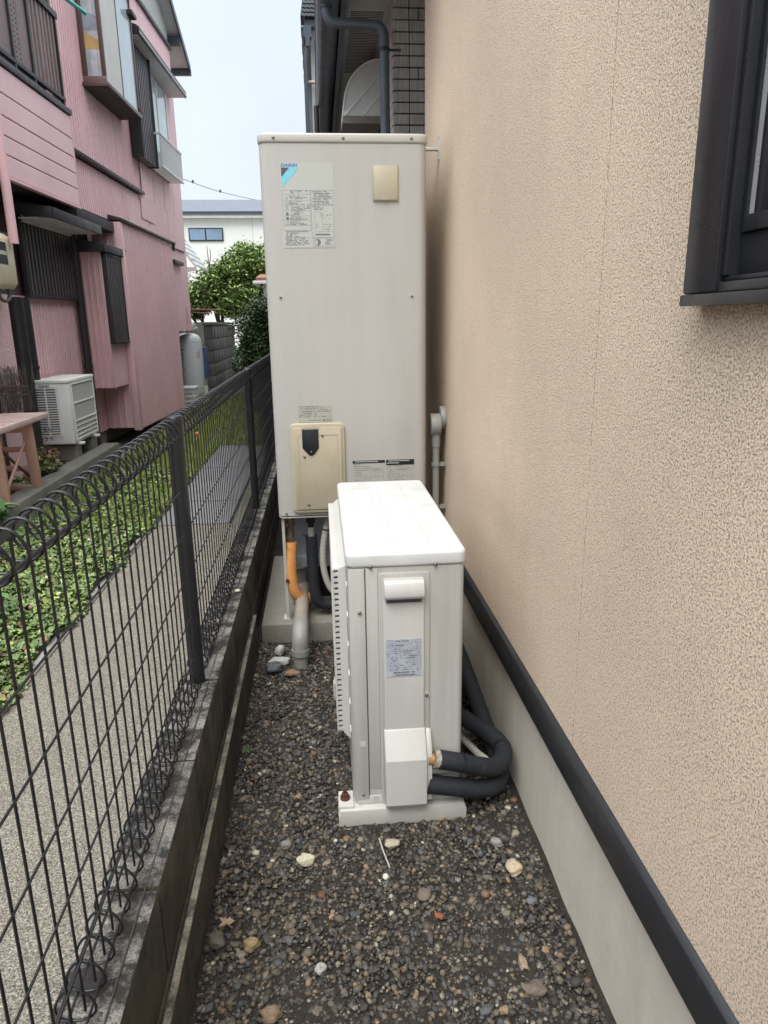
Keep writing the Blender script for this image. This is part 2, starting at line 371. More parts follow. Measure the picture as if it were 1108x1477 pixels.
# ---------------------------------------------------------------- gravel
ico_v = []; 
def ico(sub):
    import bmesh
    bm = bmesh.new(); bmesh.ops.create_icosphere(bm, subdivisions=sub, radius=1)
    v = np.array([x.co[:] for x in bm.verts]); f = np.array([[q.index for q in x.verts] for x in bm.faces]); bm.free(); return v, f
def stones(name, n, area, smin, smax, sub, zbase, colors, wts, lump=.25, power=2.2, reject=None):
    V0, F0 = ico(sub); nv, nf = len(V0), len(F0)
    x = rng.uniform(area[0], area[1], n); y = rng.uniform(area[2], area[3], n)
    if reject is not None:
        k = reject(x, y); x, y = x[~k], y[~k]; n = len(x)
    s = smin + (smax - smin) * rng.random(n) ** power
    sc = np.stack([s * rng.uniform(.75, 1.25, n), s * rng.uniform(.6, 1, n), s * rng.uniform(.4, .75, n)], 1)
    V = V0[None] * (1 + lump * (rng.random((n, nv, 1)) - .5)) 
    V = np.sign(V) * np.abs(V) ** .85
    V = V * sc[:, None, :]
    a = rng.uniform(0, 2*np.pi, n); b = rng.normal(0, .35, n)
    ca, sa, cb, sb = np.cos(a), np.sin(a), np.cos(b), np.sin(b)
    X = V[..., 0]; Y = V[..., 1]; Z = V[..., 2]
    X, Z = X * cb[:, None] + Z * sb[:, None], -X * sb[:, None] + Z * cb[:, None]
    X, Y = X * ca[:, None] - Y * sa[:, None], X * sa[:, None] + Y * ca[:, None]
    V = np.stack([X + x[:, None], Y + y[:, None], Z + (zbase + sc[:, 2] * rng.uniform(.1, .8, n))[:, None]], -1).reshape(-1, 3)
    F = (F0[None] + (np.arange(n) * nv)[:, None, None]).reshape(-1, 3)
    me = bpy.data.meshes.new(name); me.vertices.add(len(V)); me.vertices.foreach_set('co', V.ravel())
    me.loops.add(len(F) * 3); me.loops.foreach_set('vertex_index', F.ravel().astype(np.int32))
    me.polygons.add(len(F)); me.polygons.foreach_set('loop_start', np.arange(0, len(F)*3, 3, dtype=np.int32))
    me.polygons.foreach_set('use_smooth', rng.random(len(F)).repeat(1) > .0 if sub > 1 else (np.arange(len(F)) // nf) % 3 != 0)
    me.update(); me.validate()
    c = np.array(colors)[rng.choice(len(colors), n, p=np.array(wts) / sum(wts))] * rng.uniform(.6, 1.35, (n, 1))
    c = np.concatenate([np.clip(c, 0, 1), np.ones((n, 1))], 1).repeat(nv, 0)
    at = me.color_attributes.new('col', 'FLOAT_COLOR', 'POINT'); at.data.foreach_set('color', c.ravel().astype(np.float32))
    me.materials.append(M['gravel']); return link(name, me)
pal = [(.052, .046, .038), (.090, .075, .057), (.145, .11, .072), (.072, .073, .074), (.18, .155, .12), (.026, .023, .021), (.20, .135, .08), (.36, .33, .27), (.13, .07, .045)]
wts = [28, 22, 11, 13, 8, 17, 2.5, 1.2, .5]
def under(x, y): return ((y > 2.88) & (x > -.3)) | ((x > .005) & (x < .36) & (y > 1.68) & (y < 1.76))
A = (-.305, .525, .55, 3.2)
join = []
g1 = stones('gravel', 40000, A, .0022, .0085, 1, -.002, pal, wts, lump=.4, reject=under)
g2 = stones('gravel_mid', 5600, A, .0045, .0138, 1, -.003, pal, wts, power=2.6, lump=.32, reject=under)
tag(g1, 'dark mixed gravel and grit covering the alley floor', 'gravel', kind='stuff')
tag(g2, 'pea sized rounded pebbles lying among the dark grit of the alley', 'gravel', kind='stuff')
big = [  # x, y, sx, sy, sz, colour, label
 (-.084, 1.547, .023, .017, .013, (.48, .45, .33), 'pale yellow white stone on the gravel left of and below the outdoor unit'),
 (.445, 1.464, .024, .020, .013, (.42, .34, .23), 'rough cream stone near the foundation wall on the right'),
 (.146, 1.589, .020, .013, .009, (.36, .32, .24), 'tan flat stone just in front of the white unit base'),
 (-.282, 1.321, .024, .020, .013, (.10, .085, .065), 'large dark round stone beside the fence footing'),
 (-.200, 1.300, .018, .015, .011, (.27, .205, .11), 'ochre brown pebble right of the large dark stone'),
 (-.046, 1.224, .013, .013, .010, (.30, .29, .26), 'smooth light grey egg shaped pebble low in the centre'),
 (.207, 1.403, .019, .015, .010, (.13, .105, .08), 'squarish brown grey stone in the middle of the gravel'),
 (.233, 1.340, .012, .008, .006, (.26, .085, .045), 'small brick red chip on the gravel'),
 (-.212, 2.675, .045, .024, .016, (.42, .42, .40), 'pale grey angular stone beside the drain pipe'),
 (-.227, 2.605, .036, .026, .020, (.095, .10, .105), 'round blue grey stone in front of the concrete base'),
 (-.212, 2.745, .022, .018, .024, (.45, .45, .43), 'small upright pale stone near the concrete base'),
 (-.154, 2.567, .030, .018, .014, (.22, .14, .08), 'brown stone at the foot of the drain pipe'),
 (.398, 1.134, .026, .017, .009, (.13, .10, .08), 'wide dark brown stone low on the right'),
 (.392, 1.198, .009, .018, .008, (.28, .21, .15), 'long tan stone right of centre'),
 (-.148, 1.128, .022, .015, .012, (.19, .14, .09), 'brown stone near the bottom edge of the gravel'),
 (-.137, 1.611, .016, .013, .010, (.20, .18, .16), 'grey brown pebble left of the white unit base'),
 (.119, 1.475, .008, .008, .006, (.52, .51, .45), 'tiny white pebble in the centre of the gravel'),
 (.460, 1.360, .013, .011, .008, (.13, .14, .15), 'blue grey pebble near the foundation wall'),
 (.424, 1.564, .017, .013, .009, (.24, .23, .21), 'light grey stone near the foundation below the hose bend'),
]
V0, F0 = ico(3)
for i, (x, y, sx, sy, sz, c, lab) in enumerate(big):
    if not lab: continue
    V = V0.copy(); off = Vector((i*3.1, 7.7, 1.3))
    d = np.array([noise.noise(Vector(v) * 1.3 + off) * .45 + noise.noise(Vector(v) * 3 + off) * .12 for v in V])
    V = V * (1 + d)[:, None]; V = np.sign(V) * np.abs(V) ** .9
    V *= np.array([sx, sy, sz]); a = i * 1.7; ca, sa = math.cos(a), math.sin(a)
    if abs(sx - sy) > .006: ca, sa = 1, 0
    V = np.stack([V[:, 0]*ca - V[:, 1]*sa, V[:, 0]*sa + V[:, 1]*ca, V[:, 2]], 1)
    m = mat('stone', c, .75, var=.25, vs=60, fine=.25, fs=350, bump=.4, bs=180)
    o = single('stone', MB().add(V, F0), m, lab, 'stone', smooth=60)
    o.location = (x, y, -.002)
single('twig', MB().tube([(.112, 1.60, .016), (.118, 1.55, .02), (.13, 1.49, .018)], .002, 6), M['conduit'], 'thin pale dry stick lying in front of the white unit base', 'twig', smooth=60)
single('twig', MB().tube([(-.155, 1.04, .018), (-.12, 1.03, .02), (-.10, 1.035, .02)], .0016, 6).tube([(-.118, 1.03, .02), (-.125, 1.09, .02)], .0014, 6), M['conduit'], 'forked dry twig on the gravel near the bottom left', 'twig', smooth=60)
# dry leaf and tiny weed
lf = MB(); pts = []
for k in range(14):
    a = k * 2 * math.pi / 14; r = .020 if k % 2 == 0 else .009
    pts.append((-.264 + r*math.cos(a), 1.36 + r*math.sin(a), .022 + .006*math.sin(3*a)))
lf.add([(-.264, 1.36, .026)] + pts, [(0, i+1, (i+1) % 14 + 1) for i in range(14)])
single('dry_leaf', lf, mat('dryleaf', (.36, .27, .18), .8), 'star shaped dry brown leaf on the gravel by the fence footing', 'leaf')
wd = MB()
for k in range(6):
    a = k * 1.05; r = .022
    wd.add([(-.285, 2.05, .01), (-.285 + r*.6*math.cos(a-.3), 2.05 + r*.6*math.sin(a-.3), .022), (-.285 + r*math.cos(a), 2.05 + r*math.sin(a), .017), (-.285 + r*.6*math.cos(a+.3), 2.05 + r*.6*math.sin(a+.3), .022)], [(0, 1, 2, 3)])
single('weed', wd, mat('weed', (.07, .15, .04), .6), 'tiny green weed sprouting at the left edge of the gravel', 'weed')

# ---------------------------------------------------------------- fence wall (blocks + footing)
bw = thing('fence_block_wall', 'dark mossy concrete block wall with a footing ledge carrying the black mesh fence', 'block wall', (-.39, 3, 0))
part('footing', MB().box(-.455, -.331, -1.5, 9, -.2, .143).add([], []), M['mossy_face'], bw, w=True)
part('footing_ledge', MB().box(-.3305, -.312, -1.5, 2.86, -.1, .1395), M['mossy_face'], bw, w=True)
part('ledge_top', MB().box(-.3265, -.3115, -1.5, 2.862, .140, .1475), M['ledge'], bw, w=True, bevel=.003)
part('mortar_bed', MB().box(-.444, -.343, -1.5, 9, .1435, .337), M['mortar'], bw, w=True)
y = 1.123 - 6 * .4; bb = None
k = 0
while y < 8.9:
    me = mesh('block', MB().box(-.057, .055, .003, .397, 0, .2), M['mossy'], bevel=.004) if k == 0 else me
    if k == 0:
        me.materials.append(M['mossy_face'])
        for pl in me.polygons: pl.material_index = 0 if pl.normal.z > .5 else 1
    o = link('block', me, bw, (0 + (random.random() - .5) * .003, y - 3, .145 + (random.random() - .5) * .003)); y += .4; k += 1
# lighter mortar line along the top, as a slight ridge
part('mortar_line', MB().box(-.361, -.3585, -1.5, 9, .34, .3475), M['mortar'], bw, w=True)

# ---------------------------------------------------------------- mesh fence
fn = thing('mesh_fence', 'black coated wire mesh fence with looped top and bottom edges', 'fence', (-.39, 2, .345))
FX = -.387
posts = [-.08, 1.92, 3.92, 5.92, 7.92]
pme = None
for py in posts:
    if pme is None:
        mb = MB(); mb.lathe(0, 0, [(.0205, 0), (.0205, .762), (.0222, .7625), (.0222, .775), (.018, .7805), (.004, .782)], 20)
        pme = mesh('post', mb, M['fence'], smooth=40)
    p = link('post', pme, fn, (-.001, py - 2, 0))
wm = MB(); ring = []
RT = .0295; zc_t, zc_b = 1.091 - .345, .3755 - .345
def ringpts(zc, xo, n=22):
    o = []
    for k in range(n + 1):
        a = 2 * math.pi * k / n + math.pi / 2
        r = RT * (1 + .07 * math.cos(3 * (a - math.pi / 2)))
        o.append((xo + r * math.cos(a), 0, zc + r * math.sin(a)))
    return o
wm.tube([(0, 0, .02), (0, 0, zc_t + .02)], .0021, 6)
wm.tube(ringpts(zc_t, -.010), .0023, 6, caps=False); wm.tube(ringpts(zc_b, -.014), .0022, 6, caps=False)
wme = mesh('vertical_wire', wm, M['fence'], smooth=60)
for i in range(len(posts) - 1):
    a, b = posts[i] + .05, posts[i+1] - .058
    pn = link('mesh_panel', None, fn, (FX + .39, a - 2, 0)); pn.empty_display_size = .05
    n = 39
    for k in range(n):
        link('vertical_wire', wme, pn, (0, (b - a) * (k + .3) / (n - .4), 0))
    Ln = b - a
    for z in (.93, .811, .693, .575, .457):
        part('horizontal_wire', MB().tube([(.004, 0, z - .345), (.004, Ln, z - .345)], .0021, 6), M['fence'], pn, smooth=60)
    for (dx, dz, zc, xo) in ((0, .0275, zc_t, -.010), (.023, -.012, zc_t, -.010), (.010, -.026, zc_t, -.010), (-.010, .0235, zc_b, -.014), (.007, .0245, zc_b, -.014), (.020, -.016, zc_b, -.014)):
        part('edge_wire', MB().tube([(xo + dx, 0, zc + dz), (xo + dx, Ln, zc + dz)], .0023, 6), M['fence'], pn, smooth=60)
for (x, yy, z, r, c, l) in ((-.352, 2.02, 1.055, .006, (.32, .09, .02), 'small orange brown snail shell stuck on the fence beside the near post'),):
    single('snail_shell', MB().add(ico(2)[0] * r, ico(2)[1]), mat('snail', c, .5), l, 'snail', smooth=60).location = (x, yy, z)
sn = MB(); v, f = ico(2); sn.add(v * np.array([.012, .009, .007]), f)
single('pebble_on_wall', sn, mat('whitebit', (.6, .57, .45), .7), 'small cream pebble lying on top of the mossy fence wall', 'pebble', smooth=60).location = (-.352, 2.62, .346)

# ---------------------------------------------------------------- beige house
hs = thing('stucco_house', 'beige textured stucco house wall with black sill trim and grey foundation', 'house', (.53, 1.5, 0))
WX = .53; HY1 = 3.61
WY0, WY1, WZ0, WZ1 = -.30, .905, 1.405, 2.9      # window opening
part('wall', MB().box(WX, WX+.16, 1.3455, HY1, .44, 3.12), M['stucco'], hs, w=True)
part('wall', MB().box(WX, WX+.16, WY1, 1.3415, .44, 3.12).box(WX, WX+.16, -2.5, WY1, .44, WZ0).box(WX, WX+.16, WY0, WY1, WZ1+.1, 3.12).box(WX, WX+.16, -2.5, WY0, WZ0, WZ1+.1), M['stucco'], hs, w=True)
part('wall_joint', MB().box(WX+.0025, WX+.02, 1.341, 1.346, .44, 3.12), mat('joint', (.36, .28, .20), .9), hs, w=True)
part('roof', MB().prism([(WX-.10, 3.14), (WX+4, 4.3), (WX+4, 4.42), (WX-.10, 3.24)], 'y', -2.6, HY1+.1), M['kawara'], hs, w=True)
part('return_wall', MB().box(WX+.16, WX+4, HY1-.15, HY1, .44, 3.12), M['stucco'], hs, w=True)
part('foundation', MB().box(WX+.012, WX+.16, -2.5, HY1+.002, -.3, .352), M['foundation'], hs, w=True)
part('foundation', MB().box(WX+.16, WX+4, HY1-.15, HY1-.01, -.3, .352), M['foundation'], hs, w=True)
part('sill_trim', MB().prism([(WX-.014, .352), (WX-.014, .418), (WX-.011, .430), (WX+.004, .4395), (WX+.05, .4395), (WX+.05, .358), (WX-.006, .358), (WX-.008, .352)][::-1], 'y', -2.5, HY1+.02), M['black_trim'], hs, w=True, bevel=.002)
win = part('window', MB().box(WX-.03, WX+.01, .896, .975, 1.3895, 3.0), M['window_black'], hs, w=True, bevel=.004)
part('sill', MB().box(WX-.032, WX+.02, WY0-.09, .9765, 1.374, 1.389).box(WX-.026, WX+.02, WY0, .8955, 1.3895, 1.402).box(WX-.018, WX+.02, WY0, .8955, 1.4025, 1.409), M['window_black'], win, w=True, bevel=.002)
part('casing', MB().box(WX-.03, WX+.01, WY0-.07, WY0, 1.3895, 3.0).box(WX-.03, WX+.01, WY0+.0005, .8955, WZ1, 3.0), M['window_black'], win, w=True, bevel=.004)
part('jamb', MB().box(WX-.022, WX+.15, .884, .8955, 1.4095, WZ1-.001).box(WX+.03, WX+.15, WY0, .8835, WZ0-.001, 1.43), M['window_black'], win, w=True, bevel=.001)
part('lower_panel', MB().box(WX-.006, WX+.03, WY0, .8835, 1.4095, 1.458), M['window_black'], win, w=True, bevel=.001)
part('sash', MB().box(WX-.010, WX+.03, .873, .8835, 1.4585, WZ1-.002).box(WX-.012, WX+.03, WY0, .8725, 1.4585, 1.478).box(WX-.008, WX+.03, .848, .8615, 1.4785, WZ1-.002), M['window_black'], win, w=True, bevel=.001)
part('glazing_strip', MB().box(WX-.007, WX+.03, .862, .8725, 1.4785, WZ1-.002), M['alu_strip'], win, w=True)
part('pane', MB().box(WX+.002, WX+.006, WY0, .8475, 1.4785, WZ1-.002), mat('pane_dark', (.10, .06, .045), .05, var=.2, spec=.6), win, w=True)
# wall conduit
wc = thing('wall_conduit', 'grey plastic conduit with a round box rising up the stucco wall beside the tank', 'conduit', (.49, 3.0, .3))
part('round_box', MB().tube([(.462, 2.99, .93), (.505, 2.99, .93)], .047, 28), M['pvc2'], wc, w=True, bevel=.003)
part('back_box', MB().tube([(.506, 3.01, .955), (.5295, 3.01, .955)], .05, 24), M['pvc2'], wc, w=True, bevel=.003)
part('pipe', MB().cyl((.487, 2.985, .30), (.487, 2.985, .89), .015, 14), M['pvc2'], wc, w=True, smooth=50)
part('collar', MB().cyl((.487, 2.985, .835), (.487, 2.985, .892), .019, 14), M['pvc2'], wc, w=True, smooth=50)
part('clamp', MB().cyl((.487, 2.985, .75), (.487, 2.985, .765), .0205, 14).box(.487, .529, 2.975, 2.995, .75, .765), M['pvc2'], wc, w=True, smooth=40)
part('clamp', MB().cyl((.487, 2.985, .56), (.487, 2.985, .575), .0205, 14).box(.487, .529, 2.975, 2.995, .56, .575), M['pvc2'], wc, w=True, smooth=40)

# ---------------------------------------------------------------- heater base and tank
single('tank_plinth', MB().box(-.298, .47, 2.89, 3.85, -.15, .082), M['slab'], 'weathered concrete plinth under the tall tank unit', 'plinth', bevel=.008)
ht = thing('water_heater_tank', 'tall greyish beige hot water tank cabinet with labels and a cream service cover', 'water heater', (.12, 3.25, .082))
HX0, HX1, HF, HB = -.197, .434, 2.9, 3.60
part('cabinet', MB().prism(rrect(HX0, HX1, HF, HB, .035, 7), 'z', .571, 2.0035), M['heater'], ht, w=True, smooth=35)
part('front_seam', MB().prism(rrect(HX0+.004, HX1-.004, HF+.004, HB, .033, 7), 'z', .566, .571), M['dark'], ht, w=True)
part('top_cap', MB().prism(rrect(HX0-.004, HX1+.004, HF-.005, HB+.004, .036, 7), 'z', 2.004, 2.0385), M['heater_cap'], ht, w=True, bevel=.008, bseg=3)
part('bottom_rim', MB().prism(rrect(HX0+.001, HX1-.001, HF+.001, HB, .034, 7), 'z', .561, .566), M['heater_cap'], ht, w=True, smooth=35)
def screw(p, r, parent, ax='y', m=None):
    mb = MB(); x, y, z = p
    if ax == 'y': mb.tube([(x, y, z), (x, y - r*.5, z), (x, y - r*.9, z)], r, 12, rf=lambda i: (r, r*.95, r*.55)[i])
    else: mb.tube([(x, y, z), (x - r*.5, y, z), (x - r*.9, y, z)], r, 12, rf=lambda i: (r, r*.95, r*.55)[i])
    return part('screw', mb, m or M['screw'], parent, w=True, smooth=50)
for (sx, sz) in ((-.14, 2.021), (.118, 2.021), (.374, 2.021), (-.142, 1.457), (.374, 1.455), (-.163, .582)): screw((sx, HF - (.005 if sz > 1.9 else .0003), sz), .0055, ht)
for (sx, sz) in ((-.142, 1.457), (.374, 1.455)):
    part('screw_washer', MB().tube([(sx, HF-.0001, sz), (sx, HF-.0012, sz)], .0095, 16), M['heater_cap'], ht, w=True)
Y = HF
def quad(mb, x0, x1, z0, z1, y): return mb.add([(x0, y, z0), (x1, y, z0), (x1, y, z1), (x0, y, z1)], [(0, 1, 2, 3)])
def dashes(mb, x0, x1, ztop, rows, pitch, h, y, rnd, dense=.8, minw=.002, maxw=.006):
    for r in range(rows):
        z = ztop - r * pitch; x = x0 + (.006 if rnd.random() < .4 else 0); end = x1 - rnd.random() ** 2 * (x1 - x0) * .6
        while x < end:
            w = rnd.uniform(minw, maxw)
            if rnd.random() < dense: quad(mb, x, min(x + w, x1), z - h * rnd.uniform(.7, 1), z, y)
            x += w + .0008
def frame_lines(mb, x0, x1, z0, z1, y, t=.0007):
    quad(mb, x0, x1, z0, z0+t, y); quad(mb, x0, x1, z1-t, z1, y); quad(mb, x0, x0+t, z0+t, z1-t, y); quad(mb, x1-t, x1, z0+t, z1-t, y)
rnd = random.Random(3)
# main label
ml = part('main_label', MB().box(-.122, .077, Y-.0012, Y-.0002, 1.638, 1.937), M['sticker'], ht, w=True)
y_ = Y - .0018
pr = MB()
frame_lines(pr, -.117, -.012, 1.70, 1.842, y_); frame_lines(pr, -.010, .073, 1.792, 1.842, y_); frame_lines(pr, -.010, .073, 1.675, 1.790, y_); frame_lines(pr, -.008, .071, 1.643, 1.672, y_)
for z in (1.828, 1.806, 1.787, 1.770, 1.752, 1.737, 1.718): quad(pr, -.117, -.012, z, z+.0006, y_)
dashes(pr, -.093, -.016, 1.840, 2, .0055, .0028, y_, rnd)
for z in (1.823, 1.803, 1.784, 1.767, 1.749, 1.732): dashes(pr, -.092, -.015, z, 3, .0048, .0024, y_, rnd)
dashes(pr, -.115, -.014, 1.697, 10, .0053, .0027, y_, rnd, .85)
dashes(pr, -.006, .070, 1.838, 8, .0056, .0027, y_, rnd); dashes(pr, -.006, .05, 1.787, 3, .0056, .0027, y_, rnd)
frame_lines(pr, .002, .030, 1.695, 1.765, y_, .0006); frame_lines(pr, .022, .029, 1.750, 1.760, y_, .0006); frame_lines(pr, .006, .013, 1.710, 1.724, y_, .0006)
for z in (1.755, 1.742, 1.722, 1.714, 1.705, 1.697): quad(pr, .030, .042, z, z+.0005, y_); dashes(pr, .042, .066, z+.001, 1, .005, .0024, y_, rnd)
quad(pr, .002, .058, 1.683, 1.688, y_)
dashes(pr, .038, .068, 1.667, 3, .007, .0038, y_, rnd, .95)
def disc(mb, cx, cz, r, y, n=16): mb.add([(cx + r*math.cos(k*2*math.pi/n), y, cz + r*math.sin(k*2*math.pi/n)) for k in range(n)], [tuple(range(n))])
def tri(mb, cx, cz, r, y):
    for k in range(3):
        a, b = R(90 + 120*k), R(210 + 120*k); p = [(cx + q*math.cos(t), y, cz + q*math.sin(t)) for q, t in ((r, a), (r, b), (r*.72, b), (r*.72, a))]; mb.add(p, [(0, 1, 2, 3)])
for z in (1.814, 1.778): tri(pr, -.101, z, .0062, y_)
for z in (1.759, 1.743): disc(pr, -.101, z, .0058, y_)
for cz in (1.795, 1.725):
    for k in range(16):
        a, b = k*math.pi/8, (k+1)*math.pi/8
        pr.add([(-.101 + q*math.cos(t), y_, cz + q*math.sin(t)) for q, t in ((.006, a), (.006, b), (.0048, b), (.0048, a))], [(0, 1, 2, 3)])
pr.add([(.010 + .012*math.cos(t), y_, 1.6575 + .012*math.sin(t)) for t in np.linspace(-math.pi/2, math.pi/2, 10)], [tuple(range(10))])
for k in range(10):
    a, b = math.pi/2 + k*math.pi/10, math.pi/2 + (k+1)*math.pi/10
    pr.add([(.010 + q*math.cos(t), y_, 1.6575 + q*math.sin(t)) for q, t in ((.012, a), (.012, b), (.0105, b), (.0105, a))], [(0, 1, 2, 3)])
part('fine_print', pr, M['print'], ml, w=True, kind='stuff')
part('logo_triangle', MB().add([(-.117, y_, 1.920), (-.117, y_, 1.888), (-.087, y_, 1.920)], [(0, 1, 2)]), M['print_dark'], ml, w=True)
part('logo_band', MB().add([(-.0855, y_, 1.920), (-.117, y_, 1.8868), (-.114, y_, 1.853), (-.051, y_, 1.920)], [(0, 1, 2, 3)]), M['print_cyan'], ml, w=True)
def text(body, size, loc, m, parent, name='lettering', bold=0, shear=0, rot=(R(90), 0, 0), sx=1):
    cu = bpy.data.curves.new(name, 'FONT'); cu.body = body; cu.size = size; cu.shear = shear; cu.offset = bold
    to = bpy.data.objects.new(name, cu); COL.objects.link(to)
    me = bpy.data.meshes.new_from_object(to.evaluated_get(bpy.context.evaluated_depsgraph_get()))
    bpy.data.objects.remove(to)
    me.materials.clear(); me.materials.append(m)
    o = link(name, me, parent); o.location = Vector(loc) - root_of(parent).location; o.rotation_euler = rot; o.scale = (sx, 1, 1)
    return o
text('DAIKIN', .0150, (-.119, y_, 1.9235), M['print_blue'], ml, bold=.0004, shear=.25, sx=1.22)
# relief valve cover
vc = part('valve_cover', MB().box(.225, .324, Y-.006, Y-.0002, 1.803, 1.929), M['cream2'], ht, w=True, bevel=.003)
part('valve_cover_lid', MB().box(.229, .320, Y-.0095, Y-.0062, 1.807, 1.922), M['cream'], vc, w=True, bevel=.002)
part('valve_cover_tab', MB().box(.264, .285, Y-.0115, Y-.0097, 1.8065, 1.8115), M['cream2'], vc, w=True)
# rating label
rl = part('rating_label', MB().box(-.094, .044, Y-.001, Y-.0002, .966, 1.034), mat('sticker_dull', (.41, .40, .355), .5, var=.03), ht, w=True)
p2 = MB(); dashes(p2, -.091, .040, 1.031, 7, .0068, .0032, Y-.0015, rnd, .75); disc(p2, .008, .973, .0045, Y-.0015); dashes(p2, -.06, -.004, .975, 1, .006, .003, Y-.0015, rnd, 1); dashes(p2, .016, .04, .978, 2, .006, .003, Y-.0015, rnd, 1)
part('fine_print', p2, M['print'], rl, w=True, kind='stuff')
# caution labels
for (x0, x1, hh) in ((.121, .258, .011), (.262, .381, .022)):
    c_ = part('caution_label', MB().box(x0, x1, Y-.001, Y-.0002, .665, .800), mat('sticker_pale', (.44, .435, .40), .5, var=.03), ht, w=True)
    part('label_header', MB().box(x0+.0005, x1-.0005, Y-.0016, Y-.0011, .7985-hh, .7995), M['navy'], c_, w=True)
    w_ = MB(); dashes(w_, x0+.004, x1-.02, .7965, 1 if hh < .02 else 2, .009, .0045, Y-.0021, rnd, 1)
    part('header_print', w_, M['sticker'], c_, w=True)
    p3 = MB(); dashes(p3, x0+.003, x0+.075, .796-hh, 14, .0085, .0026, Y-.0016, rnd, .7)
    frame_lines(p3, x1-.062, x1-.008, .728, .762, Y-.0016); frame_lines(p3, x1-.045, x1-.03, .728, .76, Y-.0016)
    for k in range(7): quad(p3, x1-.06+k*.007, x1-.0592+k*.007, .75, .77, Y-.0016)
    part('fine_print', p3, M['print'], c_, w=True, kind='stuff')
# cream service cover
sc_ = part('service_cover', MB().prism(rrect(-.133, .092, .583, .963, .022, 5), 'y', Y-.012, Y-.0002), M['cream'], ht, w=True, bevel=.006, bseg=3)
part('service_cover_lid', MB().prism(rrect(-.119, .078, .600, .945, .006, 3), 'y', Y-.017, Y-.0122), M['cream'], sc_, w=True, bevel=.002)
part('inner_ridge', MB().box(-.101, -.0995, Y-.0182, Y-.0172, .617, .915).box(.0605, .062, Y-.0182, Y-.0172, .617, .915).box(-.099, .060, Y-.0182, Y-.0172, .9135, .915), M['cream2'], sc_, w=True)
fl = part('flap', MB().prism([(-.083, .938), (-.083, .862), (-.062, .838), (-.056, .832), (-.048, .830), (-.040, .832), (-.034, .838), (-.016, .862), (-.016, .938)], 'y', Y-.021, Y-.0172), M['navy'], sc_, w=True, bevel=.002)
part('flap_lip', MB().box(-.084, -.015, Y-.0195, Y-.0172, .939, .947), M['cream2'], sc_, w=True)
for (sx, sz) in ((.0, .913), (-.076, .826), (-.067, .622), (.058, .624)): screw((sx, Y-.0172, sz), .0055, sc_)
screw((-.048, Y-.0212, .845), .004, sc_)
# under-tank parts
part('base_panel', MB().box(-.165, .40, 3.055, 3.065, .29, .566), M['panel_grey'], ht, w=True)
part('panel_fold', MB().box(-.165, .40, 3.040, 3.054, .29, .345), M['panel_grey'], ht, w=True, bevel=.003)
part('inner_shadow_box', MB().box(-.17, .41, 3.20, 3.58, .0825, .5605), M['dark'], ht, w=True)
lg = MB().box(-.188, -.184, 2.935, 2.985, .084, .5605).box(-.184, -.176, 2.935, 2.938, .084, .5605).box(-.200, -.17, 2.93, 2.99, .0835, .088)
part('leg', lg, M['heater_cap'], ht, w=True)
part('leg', MB().box(.404, .408, 2.935, 2.985, .084, .5605).box(.396, .404, 2.935, 2.938, .084, .5605), M['heater_cap'], ht, w=True)
part('leg', MB().box(-.19, -.16, 3.54, 3.58, .084, .5605), M['heater_cap'], ht, w=True)
part('rust_bolt', MB().tube([(-.175, 2.934, .27), (-.175, 2.922, .27)], .009, 6), M['rust'], ht, w=True)
screw((-.165, 2.9349, .52), .008, ht, m=M['rust']); screw((-.10, 3.0548, .44), .005, ht); screw((.10, 3.0548, .44), .005, ht)
# wall stay
st = part('wall_stay', MB().box(.4385, .525, 3.19, 3.215, 2.045, 2.057), M['unit'], ht, w=True, bevel=.001)
part('stay_plate', MB().box(.5245, .5298, 3.19, 3.215, 2.01, 2.105), M['alu_strip'], st, w=True)
# pipes under the tank
P1 = thing('orange_lagged_pipe', 'orange lagged pipe hanging from a rusty fitting under the tank', 'pipe', (-.155, 2.97, .56))
part('fitting', MB().cyl((-.155, 2.97, .46), (-.155, 2.97, .56), .017, 10).cyl((-.155, 2.97, .44), (-.155, 2.97, .462), .021, 6).cyl((-.155, 2.97, .50), (-.155, 2.97, .515), .022, 6), M['brass'], P1, w=True, smooth=30)
part('nozzle', MB().cyl((-.153, 2.97, .415), (-.155, 2.97, .44), .013, 12), M['conduit'], P1, w=True, smooth=30)
part('lagging', MB().tube(smooth_path([(-.153, 2.965, .435), (-.158, 2.955, .35), (-.158, 2.95, .27), (-.146, 2.955, .205), (-.118, 2.98, .165), (-.09, 3.02, .15)]), .0255, 14), M['orange'], P1, w=True, smooth=60)
P2 = thing('black_lagged_pipe', 'thick black foam lagged pipe bending under the tank', 'pipe', (-.065, 2.97, .56))
part('fitting', MB().cyl((-.065, 2.97, .465), (-.065, 2.97, .56), .013, 10).cyl((-.065, 2.97, .52), (-.065, 2.97, .545), .022, 6), M['navy'], P2, w=True, smooth=30)
part('union', MB().cyl((-.065, 2.97, .455), (-.065, 2.97, .50), .015, 10), M['alu_strip'], P2, w=True, smooth=30)
part('lagging', MB().tube(smooth_path([(-.065, 2.97, .46), (-.064, 2.97, .34), (-.06, 2.965, .22), (-.045, 2.965, .155), (0, 2.975, .130), (.07, 2.985, .15), (.2, 2.93, .13), (.38, 2.8, .14)]), .0255, 14), M['foam'], P2, w=True, smooth=60)
